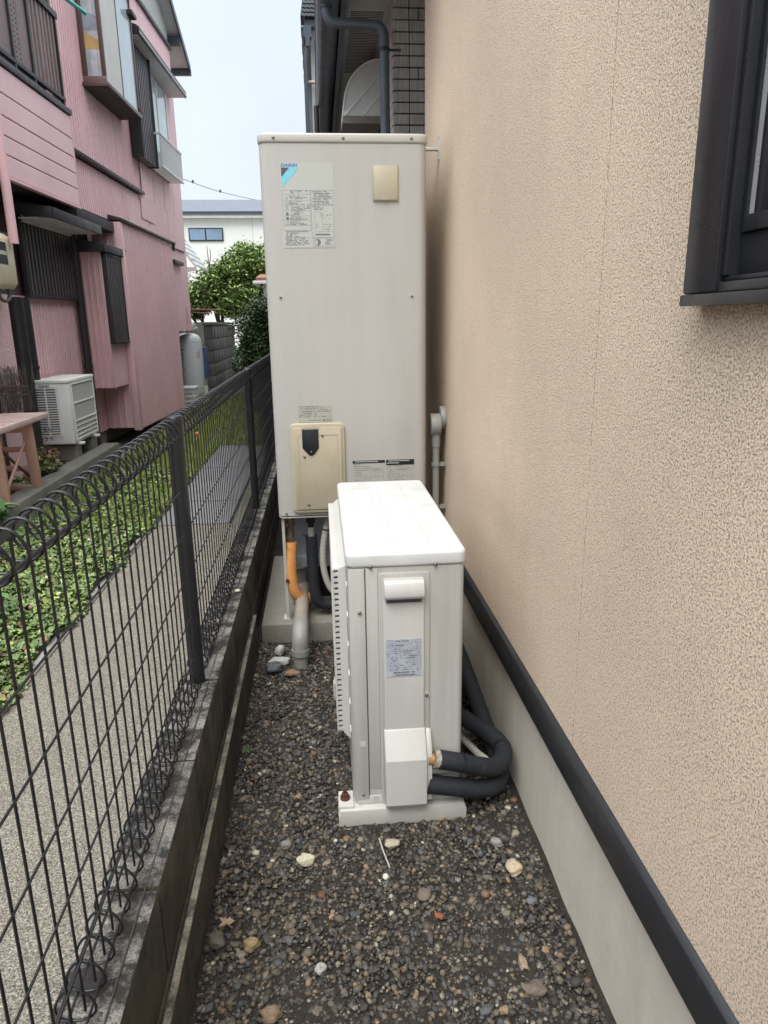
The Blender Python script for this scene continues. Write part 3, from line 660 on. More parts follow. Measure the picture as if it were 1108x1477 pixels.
def corrugated(pts, r, pitch=.006, amp=.12, n=40):
    P = smooth_path(pts, 14)
    L = sum((P[i+1]-P[i]).length for i in range(len(P)-1)); k = int(L / (pitch / 2)); o = []
    acc = 0; i = 0; step = L / k
    for q in range(k + 1):
        t = q * step
        while i < len(P) - 2 and acc + (P[i+1]-P[i]).length < t: acc += (P[i+1]-P[i]).length; i += 1
        d = (P[i+1]-P[i]).length; o.append(P[i].lerp(P[i+1], min(1, (t - acc) / d if d else 0)))
    return MB().tube(o, r, 10, rf=lambda i: r * (1 + (amp if i % 2 else -amp)))
P3 = thing('white_corrugated_conduit', 'off white corrugated conduit curving down under the tank', 'conduit', (0, 2.96, .56))
part('conduit', corrugated([(.012, 2.96, .562), (.0, 2.955, .50), (-.016, 2.95, .40), (-.014, 2.95, .30), (.01, 2.95, .22), (.05, 2.95, .185), (.12, 2.955, .18)], .013), M['conduit'], P3, w=True, smooth=40)
part('cable_tie', MB().cyl((-.0015, 2.955, .488), (.0, 2.955, .494), .0155, 12), M['navy'], P3, w=True)
P4 = thing('drain_pipe', 'grey plastic drain pipe elbow running from under the tank into the gravel', 'drain pipe', (-.115, 2.66, 0))
part('pipe', MB().tube(smooth_path([(-.115, 3.12, .175), (-.118, 2.9, .155), (-.119, 2.72, .14)], 4), .030, 20), M['pvc'], P4, w=True, smooth=50)
part('elbow', MB().tube(smooth_path([(-.119, 2.76, .144), (-.12, 2.70, .138), (-.121, 2.664, .112), (-.122, 2.655, .07)], 6), .034, 20), M['pvc2'], P4, w=True, smooth=50)
part('downpipe', MB().cyl((-.122, 2.655, -.05), (-.122, 2.655, .07), .030, 20), M['pvc2'], P4, w=True, smooth=50)
part('collar', MB().cyl((-.122, 2.655, .05), (-.122, 2.655, .075), .0365, 20), M['pvc2'], P4, w=True, smooth=50)
part('hopper', MB().tube([(-.135, 3.12, .10), (-.135, 3.12, .25), (-.135, 3.12, .27)], .042, 20, rf=lambda i: (.036, .042, .045)[i]), M['pvc2'], P4, w=True, smooth=50)

# ---------------------------------------------------------------- outdoor unit
ou = thing('outdoor_unit', 'white heat pump outdoor unit standing endwise on the gravel', 'outdoor unit', (.2, 2.1, .06))
UX0, UX1, UY0, UY1 = .050, .355, 1.700, 2.53
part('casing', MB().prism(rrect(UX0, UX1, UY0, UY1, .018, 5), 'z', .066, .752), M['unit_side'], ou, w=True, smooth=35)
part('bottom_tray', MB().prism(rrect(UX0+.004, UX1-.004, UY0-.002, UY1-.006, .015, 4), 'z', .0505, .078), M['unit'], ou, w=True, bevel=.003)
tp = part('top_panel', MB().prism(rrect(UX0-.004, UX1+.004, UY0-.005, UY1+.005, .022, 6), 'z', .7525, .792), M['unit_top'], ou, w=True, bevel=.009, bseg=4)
mb = MB()
for x in (.098, .158, .183, .268): mb.box(x, x+.0018, UY0+.05, UY1-.03, .7918, .7928)
part('top_groove', mb, mat('groove', (.50, .50, .49), .5), tp, w=True)
part('top_relief', MB().box(.160, .1825, UY0+.03, UY1-.03, .7919, .7926), M['unit_top'], tp, w=True)
for sx in (.109, .277): screw((sx, UY0-.0052, .757), .0055, ou, m=M['screw'])
# end-face panels
part('panel_seam', MB().box(.094, .0955, UY0-.0012, UY0-.0003, .07, .75), M['dark'], ou, w=True)
part('corner_post_panel', MB().prism([(.052, UY0-.0003), (.060, UY0-.0045), (.0935, UY0-.0045), (.0935, UY0-.0003)], 'z', .07, .7505), M['unit_side'], ou, w=True, bevel=.0015)
part('middle_panel', MB().box(.0965, .1275, UY0-.0022, UY0-.0003, .10, .75), M['unit_side'], ou, w=True, bevel=.001)
for (cx, cz) in ((.079, .632), (.079, .245)):
    part('screw_recess', MB().tube([(cx, UY0-.0046, cz), (cx, UY0-.0054, cz)], .009, 16), M['unit'], ou, w=True)
screw((.079, UY0-.0055, .632), .005, ou); screw((.077, UY0-.0048, .085), .0045, ou)
svc = part('service_cover', MB().prism(rrect(.128, .262, .052, .738, .008, 4), 'y', UY0-.006, UY0-.0003), M['unit_side'], ou, w=True, bevel=.002)
part('service_cover_face', MB().prism(rrect(.140, .2475, .07, .725, .006, 3), 'y', UY0-.011, UY0-.0062), M['unit'], svc, w=True, bevel=.003)
part('handle', MB().prism([(UY0-.0112, .722), (UY0-.026, .718), (UY0-.034, .700), (UY0-.034, .680), (UY0-.028, .672), (UY0-.0112, .676)], 'x', .142, .246), M['unit'], svc, w=True, bevel=.003, bseg=3)
part('handle_recess', MB().box(.148, .240, UY0-.0135, UY0-.0113, .658, .6725), M['ac_gap'], svc, w=True)
part('arrow_mark', MB().box(.188, .200, UY0-.0118, UY0-.0112, .645, .6455).box(.188, .1885, UY0-.0118, UY0-.0112, .63, .645).box(.1995, .200, UY0-.0118, UY0-.0112, .63, .645), M['ac_grid'], svc, w=True)
rs = part('rating_sticker', MB().box(.146, .240, UY0-.0122, UY0-.0112, .447, .555), M['foil'], svc, w=True)
p4 = MB(); yy = UY0-.0127
dashes(p4, .17, .225, .551, 1, .006, .0035, yy, rnd, .8); dashes(p4, .155, .205, .540, 1, .006, .0045, yy, rnd, .8); dashes(p4, .154, .236, .529, 10, .0068, .0026, yy, rnd, .38); dashes(p4, .165, .222, .461, 2, .0075, .0045, yy, rnd, .95)
for k in range(9): quad(p4, .215, .235, .478+k*.0068, .4784+k*.0068, yy)
part('fine_print', p4, M['print'], rs, w=True, kind='stuff')
vcv = part('valve_cover', MB().prism([(UY0-.0062, .290), (UY0-.0125, .288), (UY0-.046, .222), (UY0-.050, .214), (UY0-.053, .078), (UY0-.046, .064), (UY0-.0062, .064)], 'x', .137, .250), M['unit'], svc, w=True, bevel=.004, bseg=3, smooth=24)
part('valve_cover_flange', MB().prism([(UY0-.0062, .285), (UY0-.038, .232), (UY0-.038, .078), (UY0-.0062, .078)], 'x', .2505, .266), M['unit'], svc, w=True, bevel=.003)
screw((.2545, UY0-.0065, .385), .0055, svc); part('screw_recess', MB().tube([(.2545, UY0-.0061, .385), (.2545, UY0-.0066, .385)], .009, 14), M['unit'], svc, w=True)
for (a, b) in ((.270, .282), (.325, .337), (.105, .12)): part('tray_slot', MB().box(a, b, UY0-.0028, UY0-.0021, .056, .075), M['unit_side'], ou, w=True)
# fan grille on the long left face
gr = part('fan_grille', MB().box(.048, .0502, 1.765, 2.50, .225, .735), M['unit'], ou, w=True)
GX, gy0, gy1, gz0, gz1 = .012, 1.79, 2.47, .25, .71
part('grille_rim', MB().add([(.0478,1.762,.222),(.0478,2.50,.222),(.0478,2.50,.738),(.0478,1.762,.738),(.030,1.775,.235),(.030,2.49,.235),(.030,2.49,.727),(.030,1.775,.727)],
     [(0,1,5,4),(1,2,6,5),(2,3,7,6),(3,0,4,7)]), M['unit'], gr, w=True)
part('grille_end', MB().box(GX, .016, 1.775, 1.779, .24, .725).box(.027, .031, 1.775, 1.779, .24, .725).box(GX, .031, 2.486, 2.49, .24, .725).box(GX, .031, 1.7792, 2.4858, .721, .725).box(GX, .031, 1.7792, 2.4858, .236, .24), M['unit'], gr, w=True)
n = 30
for k in range(n):
    z = .243 + (.722 - .243) * k / n
    if k == 0: sl = mesh('grille_slat', MB().box(GX, .0312, 1.7752, 1.783, 0, .0085).box(GX, .0165, 1.7832, 2.482, 0, .0075), M['unit'])
    link('grille_slat', sl, gr, tuple(Vector((0, 0, z)) - ou.location))
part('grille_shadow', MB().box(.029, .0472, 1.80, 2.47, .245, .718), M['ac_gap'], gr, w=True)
for k in range(6):
    z = .235 + k * .086
    part('side_louvre', MB().add([(.0515, 1.716, z), (.0465, 1.727, z+.022), (.0465, 1.727, z+.027), (.0515, 1.716, z+.005), (.054, 1.705, z-.012), (.0535, 1.705, z-.007)], [(0, 1, 2, 3), (4, 0, 3, 5)]), M['unit_top'], ou, w=True)
    part('side_louvre', MB().box(.047, .0497, 1.73, 1.76, z+.026, z+.031), M['unit_top'], ou, w=True)
# metal feet, bolts, plastic bases
for yy, s in ((1.72, 0), (2.40, 1)):
    ft = part('foot', MB().box(.008, .345, yy-.03, yy+.03, .0385, .0495).box(.008, .345, yy-.03, yy-.027, .0505, .062) if s else MB().box(.008, .049, yy-.035, yy+.035, .0505, .0565), M['unit'], ou, w=True)
part('anchor_bolt', MB().cyl((.026, 1.722, .0565), (.026, 1.722, .064), .014, 16).cyl((.026, 1.722, .064), (.026, 1.722, .074), .010, 6).cyl((.026, 1.722, .074), (.026, 1.722, .088), .005, 10), M['rust'], ou, w=True)
for yy, lab in ((1.675, 'white plastic support rail under the near end of the outdoor unit'), (2.37, 'white plastic support rail under the far end of the outdoor unit')):
    single('support_rail', MB().prism([(.006, -.01), (.006, .034), (.010, .038), (.010, .050), (.360, .050), (.362, .038), (.366, .034), (.366, .004), (.352, -.01)], 'y', yy, yy+.085), M['base_white'], lab, 'support rail', bevel=.002)
# hoses
hz = thing('upper_insulated_hose', 'black foam covered hose leaving the valve cover and looping back beside the foundation', 'hose', (.27, 1.67, .15))
part('lagging', MB().tube(smooth_path([(.285, 1.672, .198), (.34, 1.675, .182), (.40, 1.69, .155), (.455, 1.715, .132), (.492, 1.765, .13), (.498, 1.82, .13), (.478, 1.88, .132), (.43, 1.95, .135), (.38, 2.02, .14), (.345, 2.12, .145)]), .026, 14), M['foam'], hz, w=True, smooth=60)
part('lagging_end', MB().cyl((.2845, 1.672, .1983), (.272, 1.670, .201), .0262, 14, .023), mat('foam_cut', (.30, .27, .22), .9, var=.4, vs=120, bump=.5, bs=200), hz, w=True, smooth=30)
for (p, q) in (((.345, 1.6755, .180), (.352, 1.677, .1777)), ((.4985, 1.80, .1305), (.499, 1.812, .1305))): part('tape_wrap', MB().cyl(p, q, .0272, 14), M['navy'], hz, w=True, smooth=40)
part('joint', MB().cyl((.2715, 1.670, .201), (.2555, 1.670, .201), .015, 14), mat('copper_tape', (.42, .22, .08), .6, var=.4, vs=90), hz, w=True, smooth=30)
hz2 = thing('lower_insulated_hose', 'black foam covered hose lying lowest under the valve cover and running back along the foundation', 'hose', (.27, 1.67, .08))
part('lagging', MB().tube(smooth_path([(.255, 1.672, .122), (.33, 1.675, .105), (.40, 1.69, .082), (.455, 1.72, .068), (.490, 1.79, .066), (.495, 1.90, .075), (.487, 2.05, .11), (.475, 2.25, .165), (.46, 2.5, .21), (.44, 2.75, .20), (.36, 2.95, .17)]), .026, 14), M['foam'], hz2, w=True, smooth=60)
hz3 = thing('thin_corrugated_conduit', 'thin white corrugated conduit between the two black hoses', 'conduit', (.27, 1.68, .12))
part('conduit', corrugated([(.25, 1.685, .158), (.33, 1.70, .142), (.40, 1.73, .115), (.45, 1.79, .095), (.44, 1.90, .06), (.40, 2.05, .05), (.37, 2.2, .06)], .010), M['conduit'], hz3, w=True, smooth=40)

# ---------------------------------------------------------------- brick-tiled wing, gutter, vent hood
bh = thing('brick_tiled_house', 'grey ribbed tile clad house corner with dark gutter and eave behind the tank', 'house', (.47, 4.4, 0))
BX, BY = .470, 4.40
part('wall_core', MB().box(BX+.006, BX+4, BY+.006, BY+5, -.2, 3.06), M['tile_mortar'], bh, w=True)
ph = .0577; tl = .0955
def tile_mesh(w, a):   # ribbed front face
    mb = MB(); n = 7; P = []
    for i in range(n):
        o = w * i / n; P += [(o, .0), (o + w*.06, .0022 + .001 * (i % 2)), (o + w/n*.85, .0022 + .0012 * ((i*3) % 2))]
    P.append((w, 0))
    vs = []
    for q, h in P:
        for z in (0, ph - .008): vs.append((q, -.004 - h, z) if a == 'x' else (-.004 - h, q, z))
    m_ = len(P); B = len(vs)
    for q in (0, w):
        for z in (0, ph - .008): vs.append((q, .0055, z) if a == 'x' else (.0055, q, z))
    fs = [(2*i, 2*i+2, 2*i+3, 2*i+1) for i in range(m_-1)] + [(0, 1, B+1, B), (2*m_-2, B+2, B+3, 2*m_-1)]
    fs += [tuple([B] + [2*i for i in range(m_)] + [B+2]), tuple([B+1] + [2*i+1 for i in range(m_)] + [B+3])]
    return mesh('brick_tile', mb.add(vs, fs), M['tile'])
tm = {('x', w): tile_mesh(w, 'x') for w in (.085, .092, .045, .040)}; tm.update({('y', w): tile_mesh(w, 'y') for w in (.088,)})
bl = bh.location
z = 2.32; r_ = 0
rr = random.Random(5)
while z < 3.05 - .03:
    x = BX
    link('brick_tile', tm[('x', .085)], bh, (x - bl.x, BY - bl.y, z - bl.z)); x += .0905
    if rr.random() < .45: seq = [.045, .045, .092, .092]
    else: seq = [.092, .045, .045, .092]
    for w in seq:
        w = w if w in (.092, .045) else .092
        link('brick_tile', tm[('x', w)], bh, (x - bl.x, BY - bl.y, z - bl.z)); x += w + .006
    for k in range(8):
        link('brick_tile', tm[('y', .088)], bh, (BX - bl.x, BY + .006 + k * .0945 - bl.y, z - bl.z))
    z += ph
part('soffit', MB().box(.215, BX+.05, 3.2, 9, 3.062, 3.08).box(BX+.05, BX+4, BY-.5, 9, 3.062, 3.08), M['vented'], bh, w=True)
mb = MB()
for i in range(6):
    for j in range(46): 
        yy = 4.32 + j * .016; 
    mb.add([], [])
for j in range(40): mb.box(.25, .44, 4.60 + j*.026, 4.606 + j*.026, 3.0595, 3.0618)
part('vent_slots', mb, M['soffit_dark'], bh, w=True)
part('fascia', MB().box(.186, .214, 3.0, 9, 3.0, 3.12), M['dark_blue'], bh, w=True)
part('roof_slope', MB().prism([(.18, 3.125), (4.4, 4.2), (4.4, 4.35), (.16, 3.17)], 'y', 3.0, 9.2), M['kawara'], bh, w=True)
g_ = MB(); prof = [(.052, 3.10), (.052, 3.02), (.062, 2.99), (.09, 2.972), (.14, 2.972), (.170, 2.99), (.181, 3.02), (.181, 3.10), (.175, 3.10), (.175, 3.025), (.136, 2.98), (.094, 2.98), (.060, 3.022), (.060, 3.10)]
part('gutter', g_.prism(prof, 'y', 3.0, 9), M['gutter'], bh, w=True, smooth=40)
part('gutter_lip', MB().cyl((.052, 3.0, 3.10), (.052, 9, 3.10), .007, 8), M['dark_blue'], bh, w=True)
dp = part('downpipe', MB().tube(smooth_path([(.105, 4.3, 3.0), (.105, 4.3, 2.945), (.125, 4.3, 2.905), (.165, 4.3, 2.895), (.25, 4.3, 2.893), (.345, 4.3, 2.888), (.385, 4.3, 2.88), (.407, 4.3, 2.85), (.409, 4.3, 2.80), (.410, 4.3, 2.6), (.412, 4.3, .1)], 6), .0265, 16), M['gutter'], bh, w=True, smooth=60)
part('pipe_clip', MB().cyl((.409, 4.3, 2.765), (.409, 4.3, 2.782), .031, 14).box(.43, .50, 4.295, 4.305, 2.768, 2.777), M['dark_metal'], dp, w=True)
part('outlet', MB().cyl((.105, 4.3, 2.96), (.105, 4.3, 3.0), .032, 14), M['dark_blue'], dp, w=True, smooth=40)
part('second_downpipe', MB().cyl((.048, 6.2, 1.8), (.048, 6.2, 3.0), .02, 10), M['dark_metal'], bh, w=True)
# vent hood on the side wall
vh = thing('vent_hood', 'rounded pale metal vent hood on the tiled side wall above the tank', 'vent hood', (.46, 5.35, 2.6))
prof = [(.463, 2.655)] + [(.463 - .25*math.sin(t), 2.70 + .285*math.cos(t)) for t in np.linspace(0.02, math.pi/2, 12)] + [(.211, 2.655)]
part('shell', MB().prism(prof, 'y', 5.1, 5.5), M['hood'], vh, w=True, smooth=30)
part('skirt', MB().prism([(.462, 2.6545), (.213, 2.6545), (.206, 2.612), (.462, 2.612)], 'y', 5.103, 5.497), mat('hood_dark', (.22, .20, .18), .5, var=.1), vh, w=True)
for (x0, z0, x1, z1) in ((.228, 2.66, .455, 2.90), (.345, 2.66, .458, 2.782)):
    dx, dz = x1-x0, z1-z0; l_ = math.hypot(dx, dz); nx, nz = -dz/l_*.004, dx/l_*.004
    part('raised_rib', MB().prism([(x0-nx, z0-nz), (x1-nx, z1-nz), (x1+nx, z1+nz), (x0+nx, z0+nz)], 'y', 5.094, 5.0995), M['ac_white'], vh, w=True)
part('edge_flange', MB().prism([(p[0], p[1]) for p in prof[1:-1]] + [(q[0]+(.463-q[0])*.03, q[1]-.008) for q in prof[1:-1]][::-1], 'y', 5.092, 5.0998), M['ac_white'], vh, w=True)

# tiled roof house behind
th = thing('tiled_roof_house', 'narrow sliver of a pale house with curved grey roof tiles and downpipes behind the gutter', 'house', (.3, 8.2, 0))
part('wall', MB().box(.03, 3, 8.15, 13, 0, 4.25), mat('pale_wall', (.45, .47, .48), .6, var=.06), th, w=True)
part('eave_board', MB().box(-.03, 3, 8.05, 13.2, 4.2, 4.26), M['dark_blue'], th, w=True)
for k in range(13):
    z = 4.27 + k * .036; x = -.062 + k * .006
    tl_ = []
    for j in range(2):
        tl_ = 0
    mb = MB()
    mb.prism([(x + i*.02, z + (.007 if i % 2 else 0)) for i in range(8)] + [(x + i*.02, z + .024 + (.007 if i % 2 else 0)) for i in range(7, -1, -1)], 'y', 8.0, 8.25)
    mb.box(x + .14, 1.4, 8.01, 8.24, z, z + .028)
    part('verge_tile', mb, M['kawara'], th, w=True)
vt = mesh('roof_tile', MB().prism([(0, 0), (.02, -.012), (.05, 0), (.3, .14), (.3, .17), (.05, .035), (.02, .03), (0, .03)], 'y', 0, .22), M['kawara'])
for k in range(22): link('roof_tile', vt, th, (-.065 - .3 + (.004 if k % 2 else 0), 8.27 + k*.24 - 8.2, 4.245))
part('roof_slope', MB().prism([(-.03, 4.27), (3, 5.9), (3, 5.95), (-.03, 4.32)], 'y', 8.27, 13.4), M['kawara'], th, w=True)
part('gutter', MB().box(-.04, .04, 8.02, 8.12, 4.10, 4.20).box(-.02, .02, 8.02, 8.1, 4.02, 4.1), M['dark_blue'], th, w=True)
part('downpipe', MB().tube([(-.012, 8.06, 4.03), (-.03, 8.06, 3.9), (-.03, 8.06, .1)], .022, 10), M['dark_blue'], th, w=True)
part('wall_pipe', MB().cyl((-.04, 8.1, 3.72), (.08, 8.1, 3.72), .016, 10), mat('pinkpipe', (.45, .32, .28), .5), th, w=True)
part('downpipe', MB().cyl((.085, 8.1, .1), (.085, 8.1, 4.1), .02, 10), M['dark_blue'], th, w=True)
ab = thing('far_flat_roof', 'thin grey flat roof edge just showing above the tank top', 'roof', (-.2, 11, 3.6))
part('roof_sheet', MB().box(-.32, .1, 10.9, 12.2, 3.86, 3.90), M['soffit_white'], ab, w=True)
part('post', MB().box(-.28, -.2, 12.0, 12.1, 0.05, 3.858), M['soffit_white'], ab, w=True)
# ---------------------------------------------------------------- pink house (local axes: x out towards the alley, y away, z up)
ANG = -R(2.492)
ph_ = thing('pink_house', 'two storey house clad in dusty pink ribbed metal with brown shuttered windows', 'house', (-1.95, 7.777, 0), ANG)
def hp(name, mb, m='pink', parent=None, **kw): return part(name, mb, M[m] if isinstance(m, str) else m, parent or ph_, **kw)
DM = -.334
# ground floor main wall
hp('main_wall', MB().corr('y', -2.125, -.012, .285, 1.60, DM, .06, .02, 'fine').corr('y', -.60, -.012, 1.602, 2.36, DM, .06, .02, 'fine'))
hp('wall_core', MB().box(-4, DM-.025, -2.13, 3.45, .28, 5.4).box(-4, -.245, -9, -2.13, .12, 2.3), mat('core', (.10, .05, .055), .8))
hp('foundation', MB().box(-4, DM-.03, -1.70, 0, .12, .28), 'slab')
hp('foundation', MB().box(-4, -.42, .0, 3.2, .12, .285), 'slab')
# big bay: end face and front
hp('bay_end_wall', MB().corr('x', DM, -.058, .295, 2.36, .0, .062, .016, 'rib'))
hp('bay_corner_trim', MB().box(-.057, .012, -.016, .0, .268, 2.36), bevel=.004)
hp('bay_corner_trim', MB().box(.0125, .016, -.014, .05, .268, 2.36), bevel=.002)
hp('bay_front_wall', MB().corr('y', .052, 2.12, .275, 2.37, 0, .055, .020, 'fine', back=.05))
hp('bay_far_wall', MB().box(DM, -.001, 2.1205, 2.15, .275, 2.37))
hp('bay_floor', MB().box(DM, -.004, 0.002, 2.119, .30, .32), 'dark_metal')
hp('bay_flashing', MB().prism([(-.10, 2.43), (.035, 2.395), (.035, 2.372), (-.1, 2.372)], 'y', -.02, 2.26), 'dark_metal', bevel=.003)
hp('flashing_bracket', MB().box(-.005, .025, 2.2, 2.25, 2.29, 2.3715), 'dark_metal')
# narrow bay with lattice
ND = -.063; NU = -.50
hp('narrow_bay_end', MB().corr('x', DM, ND - .004, .762, 2.08, NU, .052, .020, 'rib'))
hp('narrow_bay_trim', MB().box(ND-.0035, ND+.010, NU-.012, NU+.012, .757, 2.08), bevel=.002)
hp('narrow_bay_front', MB().corr('y', NU+.013, -.017, .762, 1.19, ND, .040, .014, 'fine'))
hp('narrow_bay_front', MB().box(ND-.02, ND, NU+.013, -.017, 1.19, 2.08), 'dark_metal')
hp('narrow_bay_floor', MB().box(DM, ND-.004, NU+.002, -.013, .77, .79), 'dark')
lw = hp('lattice_window', MB().box(ND+.0005, ND+.055, NU+.005, NU+.03, 1.20, 2.03).box(ND+.0005, ND+.055, NU+.031, -.02, 2.0, 2.03).box(ND+.0005, ND+.06, NU+.031, -.02, 1.185, 1.215).box(ND+.0005, ND+.055, -.045, -.0205, 1.2155, 1.999), 'dark_metal', bevel=.002)
slm = mesh('lattice_bar', MB().box(0, .02, 0, .024, 0, .78), M['lattice'])
for k in range(8): link('lattice_bar', slm, lw, (ND+.035, NU+.045+k*.0505, 1.217))
nr = hp('narrow_bay_roof', MB().prism([(DM, 2.16), (ND+.075, 2.10), (ND+.075, 2.095), (DM, 2.095)], 'y', NU-.06, .12), 'dark_metal')
hp('roof_fascia', MB().box(ND+.060, ND+.076, NU-.065, .06, 2.03, 2.0945).box(DM, ND+.0595, NU-.065, NU-.05, 2.03, 2.11), 'dark_metal', nr, bevel=.002)
hp('beam', MB().box(DM+.05, -.05, -1.0, .17, 2.26, 2.35), 'soffit_dark', bevel=.003)
hp('beam_end', MB().box(-.07, -.02, .13, .19, 2.19, 2.345), 'dark_metal', bevel=.003)
hp('wall_shade_sheet', MB().corr('y', -.60, -.02, 2.10, 2.26, DM+.01, .053, .01, 'wave'), 'soffit_dark')  # dark ribbed sheet over the pink wall, standing in for shade below the beam
# left lattice window
l2 = hp('lattice_window', MB().box(DM+.011, DM+.055, -1.62, -.50, 1.585, 1.615).box(DM+.011, DM+.055, -1.62, -1.59, 1.616, 2.23).box(DM+.011, DM+.055, -.53, -.50, 1.616, 2.23).box(DM+.011, DM+.02, -1.589, -.531, 1.616, 2.23), 'dark_metal', bevel=.002)
sl2 = mesh('lattice_bar', MB().box(0, .02, 0, .034, 0, .61), M['lattice'])
for k in range(15): link('lattice_bar', sl2, l2, (DM+.035, -1.57 + k*.069, 1.617))
# downpipes
hp('downpipe', MB().cyl((DM+.06, -.55, .13), (DM+.06, -.55, 2.26), .036, 14), 'dark_metal', smooth=50)
hp('pipe_clip', MB().cyl((DM+.06, -.55, .96), (DM+.06, -.55, .985), .041, 14), 'dark_metal')
for (u, r) in ((-1.93, .06), (-1.80, .055)): hp('downpipe', MB().cyl((DM+.06, u, .13), (DM+.06, u, 1.58), r, 14), 'dark_metal', smooth=50)
hp('pipe_clip', MB().cyl((DM+.06, -1.80, 1.03), (DM+.06, -1.80, 1.055), .062, 14), 'dark_metal')
# rendered pink section at the far left
hp('rendered_wall', MB().box(-.9, -.24, -5.5, -2.12, .1, 2.3), mat('pink_render', (.72, .48, .49), .8, var=.08, bump=1, bs=45, bdist=.008))
hp('dark_door_frame', MB().box(-.24, -.21, -2.75, -2.52, .1, 1.0), 'dark_metal')
# canopy over the left window
cn_ = hp('canopy', MB().prism([(DM, 2.30), (.03, 2.245), (.03, 2.235), (DM, 2.235)], 'y', -1.72, -.66), 'dark_metal')
hp('canopy_fascia', MB().box(.015, .032, -1.735, -.655, 2.165, 2.242).prism([(DM, 2.30), (.0145, 2.25), (.0145, 2.165), (DM, 2.205)], 'y', -1.735, -1.72), 'dark_metal', cn_, bevel=.002)
hp('canopy_soffit', MB().box(DM+.08, .0145, -1.719, -.66, 2.170, 2.178), 'soffit_white', cn_)
hp('canopy_beam', MB().box(DM+.02, DM+.075, -1.6, -.62, 2.16, 2.233), 'soffit_white', cn_)
# balcony siding boards
by0, by1 = -4.5, -1.075
bc = hp('balcony', MB().box(-.30, -.012, by0, by1, 2.345, 3.05), 'soffit_dark')
bz = [2.345, 2.482, 2.603, 2.726, 2.870, 3.045]
for a, b in zip(bz[:-1], bz[1:]):
    hp('siding_board', MB().prism([(-.0115, a+.004), (.0, a+.002), (.006, a+.006), (.006, b-.010), (.0, b-.003), (-.0115, b-.003)], 'y', by0, by1+.004), 'pink_board', bc)
hp('corner_strip', MB().box(-.0115, .009, by1+.0045, by1+.018, 2.335, 3.045), 'pink', bc)
hp('bottom_strip', MB().box(-.03, .012, by0, by1+.02, 2.325, 2.3445), 'pink', bc)
hp('coping', MB().box(-.08, .022, by0, by1+.03, 3.048, 3.092), 'dark_metal', bc, bevel=.004)
rl_ = hp('railing', MB().box(-.035, -.005, by0, by1, 3.145, 3.172).box(-.04, .0, by0, by1+.01, 3.74, 3.785), 'dark_metal', bc)
for u in (-1.11, -1.66, -1.985, -2.6): hp('railing_post', MB().box(-.033, -.007, u, u+.022, 3.0925, 3.739), 'dark_metal', bc)
for k in range(7): hp('baluster', MB().box(-.03, -.018, -1.60+k*.072, -1.565+k*.072, 3.173, 3.739), 'brown_light', bc)
for k, (a, b) in enumerate(((-2.60, -2.32), (-2.30, -2.0), (-1.955, -1.83), (-1.825, -1.67))):
    pn = hp('infill_board', MB().box(-.03, -.02, a, b, 3.173, 3.739), 'brown_light', bc)
    if k in (1, 2): hp('perforation', MB().add([p for j in range(17) for q in range(2) for p in
        [(-.0195, a+.04+q*.05 + dx, 3.2+j*.032+dz) for dx, dz in ((0, 0), (.016, 0), (.016, .014), (0, .014))]], [(4*i, 4*i+1, 4*i+2, 4*i+3) for i in range(34)]), 'dark', pn)
hp('wall_behind', MB().box(-.62, -.60, -2.6, -1.07, 3.1, 5.0), 'brown_alu')
hp('balcony_door', MB().box(-.599, -.58, -1.5, -1.2, 3.1, 4.6), 'curtain')
hp('railing_end_post', MB().box(-.10, -.045, -1.10, -1.065, 3.0925, 4.3), 'brown_alu')
single('washing_pole', MB().tube([(-1.98, 6.1, 3.83), (-1.76, 6.66, 3.77)], .016, 10), M['teal'], 'teal plastic washing pole end poking out over the balcony railing', 'pole', smooth=50)
hp('pink_downpipe', MB().cyl((.045, -2.53, 1.9), (.045, -2.53, 3.0), .03, 12), 'pink', smooth=50)
# upper floor
UB = -.10
hp('band_wall', MB().corr('y', -1.055, .70, 2.375, 2.80, UB, .055, .018, 'fine', back=.05).corr('y', .70, 3.45, 2.375, 2.80, UB, .9, .006, 'groove', back=.05))
hp('band_bottom_trim', MB().box(UB-.03, UB+.02, -1.055, 3.3, 2.365, 2.3745), 'dark_metal')
hp('far_lower_wall', MB().corr('y', 2.155, 3.45, 1.27, 2.3635, UB, .45, .006, 'groove', back=.06))
hp('far_end_wall', MB().box(-4, UB-.062, 3.41, 3.45, 1.27, 5.0))
hp('ledge', MB().prism([(UB+.001, 2.86), (UB+.055, 2.845), (UB+.055, 2.812), (UB+.001, 2.812)], 'y', -1.05, 1.27), 'dark_metal', bevel=.003)
hp('upper_wall', MB().corr('y', -1.055, 1.40, 2.862, 5.02, UB-.012, .060, .024, 'fine', back=.05).corr('y', 1.401, 3.45, 2.80, 5.02, UB-.0, .5, .006, 'groove', back=.05))
hp('seam_cover', MB().box(UB+.0003, UB+.0055, 1.36, 1.40, 2.862, 5.0))
hp('patch_panel', MB().box(UB+.0062, UB+.009, 1.23, 1.80, 2.56, 2.79))
hp('small_hood', MB().box(UB+.0065, UB+.06, 2.46, 2.98, 2.155, 2.205), 'dark_metal', bevel=.003)
